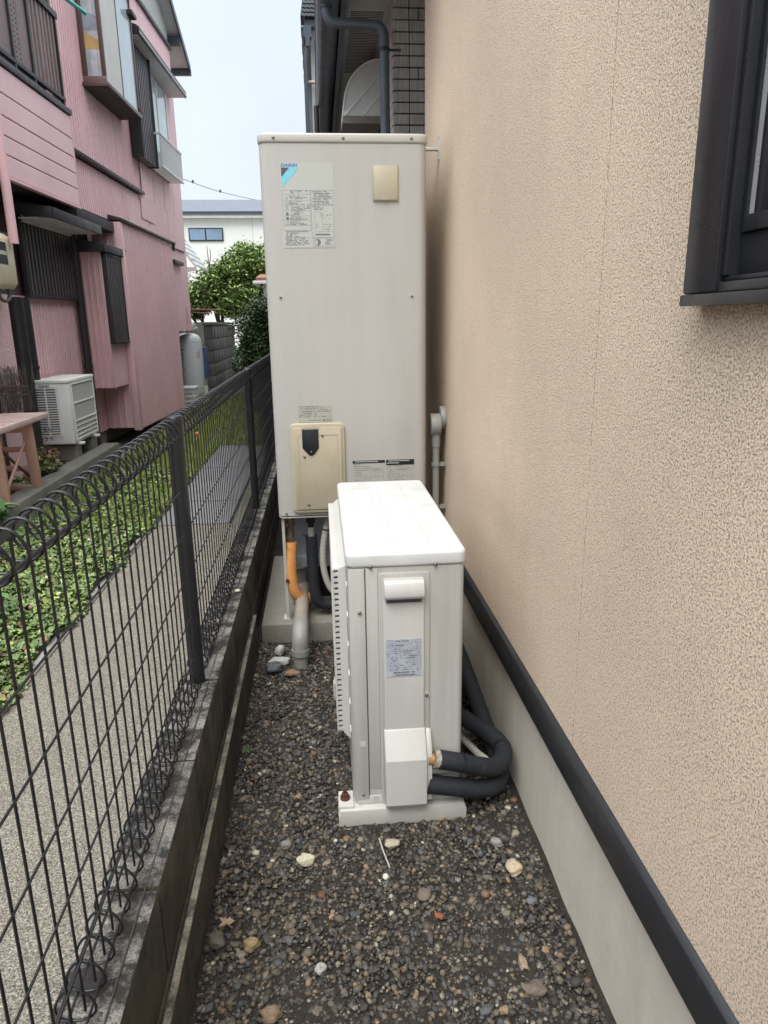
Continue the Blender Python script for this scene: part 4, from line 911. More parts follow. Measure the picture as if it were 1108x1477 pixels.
# projecting bay window
a0, a1, bz0, bz1, bf = -.26, .82, 3.49, 4.62, .10
bw_ = hp('bay_window', MB().box(UB-.019, bf+.02, a0-.02, a1+.02, bz0, bz0+.035), 'brown_alu', bevel=.004)
hp('bay_underside', MB().box(UB-.019, bf+.005, a0, a1, bz0-.008, bz0-.0005), 'soffit_dark', bw_)
hp('lower_rail', MB().box(UB-.01, bf, a0, a0+.03, bz0+.036, bz0+.09).box(bf-.03, bf, a0+.031, a1, bz0+.036, bz0+.06), 'brown_light', bw_, bevel=.002)
for (x0, x1, y0, y1) in ((UB-.01, UB+.035, a0, a0+.03), (bf-.035, bf, a0, a0+.035), (bf-.03, bf, a1-.03, a1)):
    hp('corner_post', MB().box(x0, x1, y0, y1, bz0+.091, bz1), 'brown_alu', bw_, bevel=.002)
hp('front_panel', MB().box(bf-.015, bf-.003, a0+.036, .26, bz0+.061, bz1), 'bay_panel', bw_)
hp('middle_stile', MB().box(bf-.02, bf, .2605, .285, bz0+.061, bz1), 'dark_metal', bw_)
hp('front_glass', MB().box(bf-.02, bf-.012, .286, a1-.031, bz0+.061, bz1), 'glass', bw_)
hp('end_pane', MB().box(UB+.036, bf-.036, a0+.012, a0+.018, bz0+.091, bz1), 'curtain', bw_)
hp('curtain_edge', MB().add([(UB+.036, a0+.0105, 3.80), (bf-.036, a0+.0105, 3.80), (bf-.036, a0+.0105, 3.87), (UB+.06, a0+.0105, 3.93), (UB+.036, a0+.0105, 3.92)], [(0, 1, 2, 3, 4)]), 'ochre', bw_)
hp('curtain_fold', MB().add([(UB+.036, a0+.0103, 3.955), (bf-.036, a0+.0103, 3.95), (bf-.036, a0+.0103, 4.06), (UB+.09, a0+.0103, 4.09), (UB+.036, a0+.0103, 4.09)], [(0, 1, 2, 3, 4)]), 'curtain_blue', bw_)
hp('window_hood', MB().box(UB, bf+.05, a0-.03, a1+.06, bz1+.001, bz1+.05), 'dark_metal', bw_, bevel=.003)
hp('side_drip', MB().box(UB+.03, bf+.045, a1-.12, a1+.05, 4.43, 4.47), 'dark_metal', bw_, bevel=.003)
hp('bay_core', MB().box(UB-.01, bf-.045, a0+.04, a1-.01, bz0+.04, bz1), 'soffit_dark', bw_)
# shuttered window with white guard
sw = hp('shutter_box', MB().corr('y', 1.13, 1.72, 3.19, 4.33, UB+.10, .07, .012, 'trap', back=.09), 'shutter')
for q in (1.105, 1.721): hp('shutter_frame', MB().box(UB+.006, UB+.13, q, q+.024, 3.18, 4.34), 'dark_metal', sw, bevel=.002)
wn = hp('window', MB().box(UB+.0065, UB+.035, 1.75, 2.78, 3.20, 4.30), 'curtain')
hp('glass_pane', MB().box(UB+.0355, UB+.041, 1.79, 2.27, 3.25, 4.26).box(UB+.0355, UB+.041, 2.31, 2.75, 3.25, 4.26), 'glass', wn)
hp('window_frame', MB().box(UB+.0355, UB+.05, 2.271, 2.309, 3.22, 4.28).box(UB+.0355, UB+.05, 1.75, 1.789, 3.22, 4.28).box(UB+.0355, UB+.05, 2.751, 2.79, 3.22, 4.28), 'white_metal', wn)
wg = hp('window_guard', MB().box(UB+.17, UB+.19, 1.72, 2.82, 3.555, 3.575).box(UB+.17, UB+.19, 1.72, 2.82, 3.195, 3.215).box(UB+.0065, UB+.17, 1.72, 1.74, 3.555, 3.575), 'white_metal')
gb = mesh('guard_bar', MB().box(0, .012, 0, .014, 0, .34), M['white_metal'])
for k in range(18): link('guard_bar', gb, wg, (UB+.173, 1.74+k*.061, 3.2155))
for k in range(7): hp('guard_shelf_bar', MB().box(UB+.03+k*.02, UB+.04+k*.02, 1.75, 2.80, 3.196, 3.206), 'white_metal', wg)
hd = hp('window_canopy', MB().prism([(UB, 4.50), (.13, 4.42), (.13, 4.405), (UB, 4.405)], 'y', .98, 3.20), 'dark_metal')
hp('canopy_fascia', MB().box(.115, .132, .97, 3.21, 4.34, 4.412).prism([(UB+.001, 4.50), (.1145, 4.43), (.1145, 4.34), (UB+.001, 4.34)], 'y', .965, .98), 'dark_metal', hd, bevel=.002)
hp('canopy_soffit', MB().box(UB+.001, .1145, .981, 3.2, 4.345, 4.352), 'soffit_white', hd)
hp('drip_edge', MB().box(.133, .139, .97, 3.21, 4.36, 4.372), 'white_metal', hd)
# gable and rake
hp('gable_siding', MB().corr('y', -1.5, 3.45, 5.03, 8.0, UB-.02, .07, .007, 'trap', back=.05), 'siding_grey')
hp('gable_trim', MB().box(UB-.001, UB+.035, -1.5, 3.47, 5.0, 5.04), 'dark_metal', bevel=.003)
rk = MB()
u1, z1_, sl = 4.10, 4.93, .52
def rake(x0, x1, t0, t1, ua, ub):
    return MB().add([(x, u, z1_ + (u1-u)*sl + t) for x in (x0, x1) for (u, t) in ((ua, t0), (ub, t0), (ub, t1), (ua, t1))], [(0, 1, 2, 3), (7, 6, 5, 4), (0, 4, 5, 1), (1, 5, 6, 2), (2, 6, 7, 3), (3, 7, 4, 0)])
rf = hp('roof', rake(-4.2, .045, .06, .10, -1.5, u1), 'kawara')
hp('rake_soffit', rake(UB-.4, .03, .045, .0595, -1.5, u1-.01), 'soffit_white', rf)
hp('rake_board', rake(.0305, .052, -.01, .085, -1.5, u1), 'dark_blue', rf)
for u in (3.55, 2.75, 1.95): hp('purlin_end', MB().box(UB-.3, .03, u, u+.09, z1_+(u1-u-.09)*sl-.06, z1_+(u1-u-.09)*sl+.04), 'dark_blue', rf)
hp('eave_gutter', MB().box(-4.2, .04, u1+.001, u1+.09, z1_-.03, z1_+.06), 'dark_blue', rf, bevel=.006)

# electric meter
mt = thing('electric_meter', 'cream electric meter case on a dark board hanging at the left edge', 'electric meter', (-2.15, 5.77, 1.6))
part('board', MB().box(-2.20, -2.165, 5.60, 6.16, 1.585, 2.0), mat('board', (.05, .05, .052), .7, var=.3, vs=20, bump=.4, bs=60), mt, w=True)
cs = part('case', MB().prism([(-2.164, 1.61), (-2.164, 1.975), (-2.10, 1.97), (-2.045, 1.935), (-2.045, 1.65), (-2.07, 1.61)], 'y', 5.63, 5.93), M['meter'], mt, w=True, bevel=.018, bseg=4)
part('meter_window', MB().box(-2.046, -2.0435, 5.66, 5.80, 1.76, 1.90), M['navy'], cs, w=True)
part('dial', MB().box(-2.0433, -2.0425, 5.68, 5.79, 1.82, 1.845), M['sticker'], cs, w=True)
part('cable', MB().tube(smooth_path([(-2.10, 5.72, 1.615), (-2.10, 5.73, 1.55), (-2.10, 5.80, 1.53), (-2.10, 5.88, 1.55), (-2.11, 5.90, 1.61)]), .012, 10), M['cable_grey'], mt, w=True, smooth=60)

mt.location.y -= .62
# neighbour's air conditioner
ac = thing('air_conditioner', 'white air conditioner outdoor unit standing in the bed against the pink house', 'air conditioner', (-2.16, 6.27, .43))
part('casing', MB().box(-2.295, -2.022, 5.93, 6.60, .425, .915), M['ac_white'], ac, w=True, bevel=.008, bseg=3)
part('lid', MB().box(-2.30, -2.017, 5.925, 6.605, .9155, .945), M['ac_white'], ac, w=True, bevel=.007, bseg=3)
part('recess', MB().box(-2.275, -2.118, 5.9282, 5.9295, .50, .885), M['ac_gap'], ac, w=True)
s3 = mesh('louvre', MB().box(0, .16, 0, .008, 0, .0085), M['ac_white'])
for k in range(20): link('louvre', s3, ac, tuple(Vector((-2.277, 5.9205, .498 + k*.0198)) - ac.location))
part('louvre_stile', MB().box(-2.205, -2.192, 5.917, 5.9203, .49, .89).box(-2.29, -2.272, 5.9203, 5.9285, .49, .89).box(-2.12, -2.10, 5.9203, 5.9285, .49, .89), M['ac_white'], ac, w=True)
part('grab_handle', MB().box(-2.24, -2.16, 5.915, 5.925, .895, .912), M['ac_grid'], ac, w=True, bevel=.002)
part('coil_guard', MB().box(-2.0218, -2.019, 5.99, 6.55, .455, .90), M['ac_grid'], ac, w=True)
for (a, b, c, d) in ((5.985, 5.995, .45, .905), (6.545, 6.555, .45, .905), (5.995, 6.545, .45, .458), (5.995, 6.545, .90, .907), (5.995, 6.545, .745, .752), (5.995, 6.545, .600, .607), (5.995, 6.545, .56, .563), (5.995, 6.545, .52, .523), (5.995, 6.545, .485, .488)):
    part('guard_rail', MB().box(-2.0188, -2.012, a, b, c, d), M['ac_white'], ac, w=True)
part('badge', MB().box(-2.0219, -2.0185, 6.558, 6.592, .81, .85), M['print_green'], ac, w=True)
for yy in (6.03, 6.45): part('foot', MB().box(-2.31, -1.985, yy, yy+.05, .405, .4245), M['ac_white'], ac, w=True, bevel=.003)
for yy, wd_ in ((6.0, 'nearer'), (6.43, 'farther')):
    single('concrete_block', MB().box(-2.31, -2.035, yy, yy+.12, .18, .404), M['slab'], 'small concrete block, the %s of two under the white air conditioner' % wd_, 'block', bevel=.006)

# plastic trestle table
tb = thing('plastic_table', 'faded pinkish brown resin garden table with slotted top and pierced trestle legs', 'table', (-2.04, 4.7, .22))
TX0, TX1, TY0, TY1, TZ = -2.21, -1.90, 4.15, 5.12, .775
tt = part('table_top', MB().box(TX0, TX1, TY0, TY0+.02, TZ-.03, TZ+.008).box(TX0, TX1, TY1-.02, TY1, TZ-.03, TZ+.008).box(TX0, TX0+.02, TY0+.02, TY1-.02, TZ-.03, TZ+.008).box(TX1-.02, TX1, TY0+.02, TY1-.02, TZ-.03, TZ+.008), M['table_top'], tb, w=True, bevel=.004)
slt = mesh('top_slat', MB().box(0, TX1-TX0-.04, 0, .036, 0, .012), M['table_top'])
for k in range(15): link('top_slat', slt, tt, tuple(Vector((TX0+.02, TY0+.025+k*.0618, TZ-.004)) - tb.location))
for k in range(5): part('top_rail', MB().box(TX0+.05+k*.05, TX0+.062+k*.05, TY0+.02, TY1-.02, TZ-.012, TZ+.001), M['table_top'], tt, w=True)
for yy in (4.36, 4.86):
    mb = MB()
    mb.prism([(TX0+.01, .22), (TX0+.075, .22), (TX0+.085, TZ-.031), (TX0+.02, TZ-.031)], 'y', yy, yy+.03).prism([(TX1-.075, .22), (TX1-.01, .22), (TX1-.025, TZ-.031), (TX1-.095, TZ-.031)], 'y', yy, yy+.03)
    for z in (.29, .42, .55, .68): mb.box(TX0+.05, TX1-.06, yy+.002, yy+.028, z, z+.035)
    part('trestle', mb, M['table'], tb, w=True, bevel=.005)
part('brace', MB().tube([(-1.985, 4.45, .33), (-1.985, 4.97, .68)], .010, 8), M['table'], tb, w=True)
part('brace', MB().tube([(-2.0, 4.45, .68), (-2.0, 4.97, .33)], .009, 8), mat('brace_brown', (.11, .05, .04), .6), tb, w=True)
pot = thing('brown_flower_pot', 'round brown flower pot standing on the resin table at the left edge', 'flower pot', (-2.10, 4.50, .783))
part('pot', MB().lathe(-2.10, 4.50, [(.055, .783), (.075, .86), (.088, .862), (.088, .885), (.078, .885), (.07, .865)], 20), M['terracotta'], pot, w=True, smooth=40)
def foliage(name, n, centre, rad, size, cols, wts_=None, fn=None, hang=0, parent=None, shell=.45, seed=1):
    g = np.random.default_rng(seed); c = []
    while len(c) < n:
        p = g.uniform(-1, 1, 3); d = np.linalg.norm(p)
        if d > 1 or d < shell * g.random(): continue
        if fn and not fn(p): continue
        c.append(p)
    c = np.array(c) * np.array(rad) + np.array(centre)
    return leaves(name, c, size, cols, wts_, parent, g, up=.3)
def leaves(name, c, size, cols, wts_, parent, g, up=.6, flat=False, shape='leaf'):
    n = len(c)
    nrm = g.normal(0, 1, (n, 3)); nrm[:, 2] = np.abs(nrm[:, 2]) + up * 2; nrm /= np.linalg.norm(nrm, axis=1)[:, None]
    t = g.normal(0, 1, (n, 3)); t -= nrm * (t * nrm).sum(1)[:, None]; t /= np.linalg.norm(t, axis=1)[:, None]
    b = np.cross(nrm, t); s = size * g.uniform(.6, 1.3, n)[:, None]
    if shape == 'round':
        pts = [c + (t*math.cos(a) + b*math.sin(a)) * s * (.55 if k else .28) + nrm * s * .12 * (1 if k % 2 else -1) for k, a in enumerate(np.linspace(0, 2*math.pi, 8)[:-1])]
        k_ = 7
    elif shape == 'blade':
        pts = [c - b*s*.06, c + b*s*.06, c + np.array([0, 0, 1.])*s + t*s*.35]; k_ = 3
    else:
        pts = [c - t*s*.6, c - b*s*.28 + nrm*s*.08, c + t*s*.6 - nrm*s*.1, c + b*s*.28 + nrm*s*.08]; k_ = 4
    V = np.stack(pts, 1).reshape(-1, 3); F = np.arange(n*k_).reshape(n, k_)
    me = bpy.data.meshes.new(name); me.vertices.add(len(V)); 
    if parent is not None:
        L = root_of(parent).location; V = V - np.array(L)
    me.vertices.foreach_set('co', V.ravel()); me.loops.add(n*k_); me.loops.foreach_set('vertex_index', F.ravel().astype(np.int32))
    me.polygons.add(n); me.polygons.foreach_set('loop_start', np.arange(0, n*k_, k_, dtype=np.int32)); me.update(); me.validate()
    w = None if wts_ is None else np.array(wts_) / sum(wts_)
    cc = np.array(cols)[g.choice(len(cols), n, p=w)] * g.uniform(.7, 1.3, (n, 1)); cc = np.concatenate([cc, np.ones((n, 1))], 1).repeat(k_, 0)
    at = me.color_attributes.new('col', 'FLOAT_COLOR', 'POINT'); at.data.foreach_set('color', cc.ravel().astype(np.float32))
    me.materials.append(M['leaf']); return link(name, me, parent)
# potted plant by the kerb, leafy plant at the left edge
pp = thing('potted_succulent', 'small dark pot of green and reddish succulent leaves behind the kerb wall', 'potted plant', (-2.06, 5.38, .22))
part('pot', MB().lathe(-2.06, 5.38, [(.05, .20), (.065, .30), (.07, .30), (.07, .315), (.06, .315)], 18), M['navy'], pp, w=True, smooth=40)
foliage('foliage', 260, (-2.05, 5.38, .40), (.10, .16, .10), .035, [(.14, .20, .05), (.10, .15, .05), (.25, .10, .07), (.35, .12, .10), (.20, .24, .07)], parent=pp, seed=4)
bp_ = thing('broad_leaf_plant', 'broad green leaves of a plant at the left edge above the kerb wall', 'plant', (-2.02, 4.15, .25))
foliage('foliage', 40, (-1.97, 4.18, .33), (.14, .16, .08), .12, [(.10, .20, .06), (.14, .26, .08)], parent=bp_, seed=5)
o = foliage('bed_plants', 900, (-2.16, 5.3, .25), (.12, 1.1, .05), .05, [(.10, .16, .05), (.16, .18, .06), (.20, .12, .05), (.07, .12, .04)], seed=6)
tag(o, 'low weeds and fallen leaves on the soil of the raised bed', 'weeds', kind='stuff')
# wire plant stand, twig bundle
ws = MB()
for j in range(3):
    yy = 5.15 + j*.02
    for k in range(7):
        cx_, cz_ = -2.27 + k*.035, .93 + (j % 2)*.02
        ws.tube([(cx_ + .018*math.cos(t)*(1-t/9), yy + .01*math.sin(t*.5), cz_ + .018*math.sin(t)*(1-t/9)) for t in np.linspace(0, 7, 18)], .0024, 5)
    ws.tube([(-2.29, yy, .965), (-2.03, yy, .96)], .003, 5); ws.tube([(-2.29, yy, .90), (-2.03, yy, .905)], .003, 5)
ws.tube([(-2.29, 5.17, .96), (-2.29, 5.17, .22)], .004, 6).tube([(-2.03, 5.17, .96), (-2.03, 5.17, .22)], .004, 6)
for j in range(9):
    cx_, cz_ = -2.04 + (j % 3)*.035, .50 + (j // 3)*.07
    ws.tube([(cx_ + .03*math.cos(t)*(1-t/10), 5.3, cz_ + .03*math.sin(t)*(1-t/10)) for t in np.linspace(j, j+8, 20)], .003, 5)
single('scrolled_wire_stand', ws, M['wire_rust'], 'rusty scrolled wire plant stand between the table and the air conditioner', 'plant stand')
tw = MB(); g5 = random.Random(9)
for k in range(150):
    x, y_0 = -2.36 + g5.random()*.2, 5.25 + g5.random()*.35
    tw.tube([(x, y_0, .75), (x + g5.uniform(-.04, .04), y_0 + g5.uniform(-.05, .05), 1.02 + g5.random()*.08)], .002, 3, caps=False)
single('twig_bundle', tw, mat('twigs', (.14, .12, .11), .9, var=.3), 'upright bundle of thin grey twigs behind the table', 'twig bundle')

# ---------------------------------------------------------------- ground cover and grass across the fence
g = np.random.default_rng(11)
n = 34000; yv = 1.0 + 5.2 * g.random(n) ** 1.1; xv = g.uniform(-1.87, -1.10 + .03*np.sin(yv*9), n)
zc = .125 + .05 * (1 - np.abs((xv + 1.5) / .45) ** 4) * g.random(n) + .03 * np.sin(xv*11 + yv*5) ** 2
o = leaves('ground_cover', np.stack([xv, yv, zc], 1), .024, [(.10, .155, .055), (.15, .22, .075), (.20, .27, .09), (.28, .34, .10), (.20, .12, .08), (.42, .46, .24)], [28, 30, 22, 14, 5, 2.5], None, g, up=.9, shape='round')
tag(o, 'dense small round leaved ground cover beside the concrete path', 'ground cover', kind='stuff')
n = 3200; yv = g.uniform(1.2, 3.0, n); xv = g.uniform(-1.85, -1.35, n)
o = leaves('low_shrub_leaves', np.stack([xv, yv, .16 + .09*g.random(n)], 1), .05, [(.09, .19, .06), (.13, .25, .08), (.18, .28, .10)], None, None, g, up=.5)
tag(o, 'larger pale green leaves standing above the ground cover near the camera', 'plants', kind='stuff')
n = 36000; yv = g.uniform(4.3, 12.5, n); xv = g.uniform(-1.86, -.62, n); k = (yv > 7.4) | (xv < -1.09); xv, yv = xv[k], yv[k]
o = leaves('grass', np.stack([xv, yv, np.full(len(xv), .10)], 1), .10, [(.22, .30, .06), (.30, .36, .075), (.16, .24, .06), (.36, .38, .10)], None, None, g, shape='blade')
tag(o, 'yellow green grass strip beyond the fence', 'grass', kind='stuff')
v, f = ico(1)
single('pink_flower', MB().add(v*.007 + np.array((-1.28, 2.95, .19)), f), mat('magenta', (.45, .05, .22), .6), 'tiny magenta flower in the ground cover behind the fence', 'flower')

# ---------------------------------------------------------------- gas cylinder and things by it
cy = thing('gas_cylinder', 'tall pale grey gas cylinder with faded vertical lettering beyond the pink house', 'gas cylinder', (-1.985, 11.3, .2))
cx0, cy0 = -1.99, 11.3
part('shell', MB().lathe(cx0, cy0, [(.175, .30), (.195, .34), (.197, .36), (.197, 1.10), (.19, 1.145), (.165, 1.19), (.12, 1.215), (.05, 1.232)], 28), M['cyl_grey'], cy, w=True, smooth=50)
part('foot_ring', MB().lathe(cx0, cy0, [(.15, .20), (.155, .30), (.14, .30)], 24), M['cyl_grey'], cy, w=True, smooth=40)
part('valve', MB().cyl((cx0, cy0, 1.23), (cx0, cy0, 1.30), .022, 10).box(cx0-.05, cx0+.05, cy0-.02, cy0+.02, 1.28, 1.30).cyl((cx0-.07, cy0, 1.31), (cx0+.04, cy0, 1.33), .015, 8), M['brass'], cy, w=True, smooth=40)
part('white_tap', MB().cyl((cx0+.06, cy0-.03, 1.30), (cx0+.12, cy0-.03, 1.37), .03, 10).cyl((cx0+.09, cy0-.03, 1.29), (cx0+.16, cy0-.03, 1.31), .018, 8), M['white_metal'], cy, w=True, smooth=40)
part('strap', MB().lathe(cx0, cy0, [(.199, .40), (.201, .402), (.201, .415), (.199, .417)], 28), M['conduit'], cy, w=True, smooth=40)
part('seam', MB().lathe(cx0, cy0, [(.1975, 1.098), (.199, 1.10), (.199, 1.104), (.1975, 1.106)], 28), M['ac_grid'], cy, w=True)
def on_cyl(mb, a, z, w, h):
    r = .1985; da = w / r
    mb.add([(cx0 + r*math.cos(t), cy0 + r*math.sin(t), q) for t, q in ((a-da/2, z), (a+da/2, z), (a+da/2, z+h), (a-da/2, z+h))], [(0, 1, 2, 3)])
gl = MB(); a_ = R(-110); gr_ = random.Random(12)
for k in range(8):
    z = .93 - k*.062
    for q in range(3): on_cyl(gl, a_ + gr_.uniform(-.09, .09), z - .018*q, gr_.uniform(.02, .05), .007)
    on_cyl(gl, a_ + gr_.uniform(-.12, .12), z - .036, .008, .042)
part('vertical_lettering', gl, M['print_white'], cy, w=True)
part('green_mark', (lambda m_: (on_cyl(m_, R(-112), .975, .06, .03), m_)[1])(MB()), M['print_green'], cy, w=True)
rd = MB()
for i in range(2):
    for k in range(5): on_cyl(rd, R(-42) + i*.2, .94 - k*.022 + i*.015, .022, .010)
part('red_lettering', rd, M['print_red'], cy, w=True)
single('cylinder_plinth', MB().box(-2.25, -1.72, 11.05, 11.6, .09, .199), M['slab'], 'low concrete plinth under the grey gas cylinder', 'plinth', bevel=.01)
single('blue_sheet', MB().box(-1.865, -1.84, 11.85, 12.2, .5, 1.0), M['blue'], 'narrow blue panel between the gas cylinder and the block wall', 'panel')
pk = MB().tube([(-2.02, 10.98, 1.25), (-2.02, 10.98, 1.62), (-1.97, 10.98, 1.645), (-1.90, 10.98, 1.62), (-1.90, 10.98, 1.40)], .022, 10)
single('pink_pipe_loop', pk, M['pink'], 'pink painted pipe loop on the far corner of the pink house above the cylinder', 'pipe', smooth=50)
bs_ = thing('white_crate', 'white slatted plastic crate beside the foot of the gas cylinder', 'crate', (-1.9, 10.4, .12))
for k in range(5): part('slat', MB().box(-2.05, -1.80, 10.38+k*.0001, 10.40, .14+k*.07, .175+k*.07).box(-1.80, -1.785, 10.40, 10.7, .14+k*.07, .175+k*.07), M['white_metal'], bs_, w=True)
part('rim', MB().box(-2.06, -1.78, 10.36, 10.72, .47, .49), M['white_metal'], bs_, w=True)
part('upright', MB().box(-1.815, -1.80, 10.365, 10.379, .12, .47).box(-2.05, -2.035, 10.365, 10.379, .12, .47).box(-1.93, -1.915, 10.365, 10.379, .12, .47), M['white_metal'], bs_, w=True)

# far block wall
fw = thing('far_block_wall', 'dark weathered concrete block wall beyond the gas cylinder', 'block wall', (-1.85, 12.45, .1))
part('mortar', MB().box(-1.915, -1.785, 12.456, 15.60, .05, 1.34), M['mortar'], fw, w=True)
bm_ = mesh('block', MB().box(-.075, .075, 0, .385, 0, .19), M['block'], bevel=.006); bm2 = mesh('half_block', MB().box(-.075, .075, 0, .185, 0, .19), M['block'], bevel=.006)
for r in range(6):
    y = 0; z = .01 + r*.203
    if r % 2: link('block', bm2, fw, (0, 0, z)); y = .198
    while y < 3.0: link('block', bm_, fw, (random.uniform(-.004, .004), y, z)); y += .397
part('coping', MB().box(-1.935, -1.765, 12.43, 15.6, 1.345, 1.385), M['block'], fw, w=True, bevel=.008)
wall2 = thing('rear_block_wall', 'low dark block wall running across behind the gas cylinder', 'block wall', (-2.6, 15.7, .1))
part('wall', MB().box(-4.5, -1.95, 15.62, 15.75, .05, 1.40), M['block'], wall2, w=True)
rp = single('rusty_pipe_frame', MB().tube([(-2.05, 12.0, .2), (-2.05, 12.0, 1.55), (-1.75, 12.1, 1.52)], .018, 8).tube([(-2.3, 12.2, 1.6), (-1.6, 12.3, 1.58)], .014, 8), mat('rustpipe', (.20, .10, .07), .7), 'thin rusty pipe frame behind the gas cylinder', 'pipe frame')

# ---------------------------------------------------------------- trees
def limb(mb, a, b, r0, r1, g, d=0, maxd=3):
    a, b = Vector(a), Vector(b); pts = [a.lerp(b, t) + Vector([g.uniform(-1, 1)*.05*(b-a).length*math.sin(t*math.pi) for _ in range(3)]) for t in (0, .33, .66, 1)]
    mb.tube(pts, r0, 7, rf=lambda i: r0 + (r1-r0)*i/3)
    tips = [b]
    if d < maxd:
        for _ in range(3):
            dr = (b-a).normalized() + Vector([g.uniform(-.9, .9) for _ in range(3)]) + Vector((0, 0, .25)); dr.normalize()
            tips += limb(mb, b, b + dr*(b-a).length*g.uniform(.55, .8), r1, r1*.5, g, d+1, maxd)
    return tips
def tree(label, cat, base, top, lens, seed, clumps, leaf, nleaf, cols, w_, name='tree', group=None):
    t_ = thing(name, label, cat, base, 0, group); gg = random.Random(seed); mb = MB()
    tips = []
    for (dx, dy, dz, r) in lens: tips += limb(mb, base, (base[0]+dx, base[1]+dy, base[2]+dz), r, r*.55, gg)
    part('trunk', mb, M['bark'], t_, w=True, smooth=60)
    g = np.random.default_rng(seed); C_ = []
    for (x, y, z, rx, ry, rz, k) in clumps:
        m_ = int(nleaf * k); sub = g.normal(0, 1, (max(6, m_//90), 3)); sub = sub / np.linalg.norm(sub, axis=1)[:, None] * g.uniform(.45, 1.0, (len(sub), 1)) * np.array([rx, ry, rz]) + np.array([x, y, z])
        idx = g.integers(0, len(sub), m_); C_.append(sub[idx] + g.normal(0, 1, (m_, 3)) * np.array([rx, ry, rz]) * .17)
    leaves('crown', np.concatenate(C_), leaf, cols, w_, t_, g, up=.35)
    return t_
tree('bushy light green tree in front of the white house', 'tree', (-2.0, 16, .1), 3, ((-.1, 0, 1.0, .09), (.35, .2, .9, .07), (-.5, 0, 1.0, .06)), 21,
     [(-1.35, 16, 2.55, .55, .6, .45, 1), (-1.9, 16.1, 2.2, .6, .6, .38, 1), (-2.45, 16, 1.95, .42, .5, .30, .7), (-1.3, 16, 2.0, .6, .6, .45, 1), (-.9, 16.3, 2.6, .5, .5, .42, .8), (-1.75, 15.8, 1.72, .45, .4, .22, .6), (-2.6, 16.2, 1.7, .25, .4, .2, .3), (-.8, 16, 1.9, .5, .5, .5, .8)],
     .075, 9500, [(.14, .215, .065), (.19, .28, .08), (.25, .34, .10), (.08, .14, .05), (.33, .39, .15)], [30, 32, 20, 14, 4])
tree('dense dark green evergreen shrub to the right of the far block wall', 'shrub', (-.95, 12.3, .1), 3, ((0, 0, .7, .05), (.2, .3, .7, .04)), 22,
     [(-.95, 12.3, 1.25, .42, .5, .48, 1.1), (-.85, 12.2, .75, .42, .5, .5, 1), (-.6, 12.1, 1.45, .42, .5, .42, 1), (-1.05, 12.6, .95, .28, .4, .55, .7), (-.4, 12.3, .8, .4, .5, .6, .8), (-1.2, 13.2, .55, .3, .6, .45, .8)],
     .05, 5200, [(.035, .075, .022), (.05, .10, .03), (.08, .14, .04), (.022, .045, .018), (.14, .12, .06)], [32, 30, 16, 18, 4], name='evergreen_shrub')
tree('dark green hedge shrub close behind the mesh fence beside the tank', 'shrub', (-.9, 10.0, .1), 3, ((0, 0, .3, .03),), 23,
     [(-.72, 10.0, .45, .22, .7, .36, 1), (-.62, 9.0, .35, .14, .6, .26, .8)],
     .045, 2600, [(.035, .075, .022), (.05, .10, .03), (.08, .13, .04)], None, name='hedge_shrub')

# ---------------------------------------------------------------- far houses, awning, cable
wh = thing('white_house', 'white rendered house with slate grey roof and one wide window in the distance', 'house', (-1, 26, 0))
part('wall', MB().box(-4.9, 6, 26.0, 34, 0, 4.84), M['farwall'], wh, w=True)
part('wall_joint', MB().box(-2.12, -2.10, 25.992, 25.999, 0, 4.8), M['ac_grid'], wh, w=True)
part('eave_fascia', MB().box(-5.1, 6.1, 25.75, 25.80, 4.90, 4.96), M['dark_blue'], wh, w=True)
part('eave_soffit', MB().box(-5.1, 6.1, 25.80, 26.0, 4.80, 4.90), M['soffit_white'], wh, w=True)
rf2 = part('roof', MB().prism([(25.78, 4.96), (29.8, 5.95), (33.8, 4.96)], 'x', -5.05, 6.1), M['farroof'], wh, w=True)
cm_ = mesh('slate_course', MB().prism([(0, 0), (0, .02), (.66, .182), (.66, .165)], 'x', -4.05, 7.1), M['farroof'])
for k in range(6): link('slate_course', cm_, rf2, (0, -.25 + k*.64, 4.975 + k*.158))
ww = part('window', MB().box(-4.25, -3.10, 25.96, 25.995, 4.08, 4.50), M['window_black'], wh, w=True)
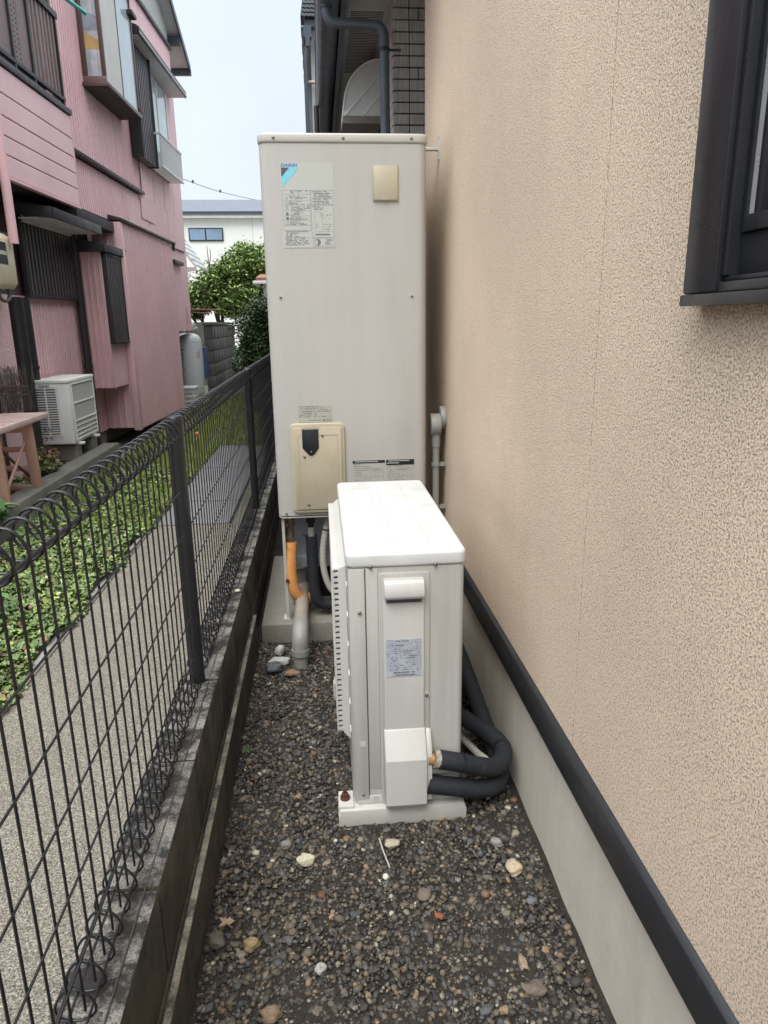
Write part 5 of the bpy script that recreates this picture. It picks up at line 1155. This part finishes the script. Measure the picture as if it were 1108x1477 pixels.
part('pane', MB().box(-4.21, -3.71, 25.95, 25.9595, 4.12, 4.46), M['far_glass'], ww, w=True); part('pane', MB().box(-3.66, -3.14, 25.95, 25.9595, 4.12, 4.46), M['far_glass'], ww, w=True)
sh = thing('red_roofed_shed', 'corner of a small white building with a red tiled roof behind the tree', 'shed', (-.8, 14.2, .1))
part('wall', MB().box(-1.02, 1, 14.3, 16, .05, 2.11), M['farwall'], sh, w=True)
part('roof', MB().prism([(14.1, 2.13), (16, 2.35), (16, 2.40), (14.1, 2.19)], 'x', -1.14, 1.2), M['redtile'], sh, w=True)
part('gutter', MB().box(-1.19, 1.2, 14.02, 14.09, 2.07, 2.13).box(-1.19, -1.15, 14.1, 16, 2.07, 2.13), M['white_metal'], sh, w=True, bevel=.01)
aw = thing('white_awning', 'white framed awning projecting from the far corner of the pink house', 'awning', (-2.3, 13.5, 2.3))
part('frame', MB().prism([(-2.55, 3.02), (-2.09, 2.34), (-2.09, 2.30), (-2.55, 2.97)], 'y', 13.2, 13.23).box(-2.55, -2.08, 13.2, 13.26, 2.26, 2.32).prism([(-2.55, 3.02), (-2.09, 2.34), (-2.09, 2.30), (-2.55, 2.97)], 'y', 14.6, 14.63), M['white_metal'], aw, w=True)
for k in range(7):
    x = -2.53 + k*.073; z = 2.99 - k*.108
    part('rafter', MB().box(x, x+.025, 13.23, 14.6, z, z+.02), M['white_metal'], aw, w=True)
part('roof_panel', MB().prism([(-2.55, 3.035), (-2.09, 2.355), (-2.085, 2.36), (-2.545, 3.04)], 'y', 13.2, 14.7), mat('polycarbonate', (.55, .57, .55), .3, trans=.5), aw, w=True)
pc = MB().tube(smooth_path([(-3.42, 20, 4.99), (-2.9, 21.5, 4.99), (-2.45, 23.0, 5.07), (-1.9, 25.5, 5.30)], 6), .008, 6)
for (x, y, z) in ((-3.17, 20.7, 4.99), (-2.66, 22.3, 5.02)): pc.lathe(x, y, [(.01, z-.02), (.03, z), (.03, z+.04), (.01, z+.07)], 8)
single('overhead_cable', pc, M['cable'], 'thin overhead cable sagging across the sky above the white house', 'cable')
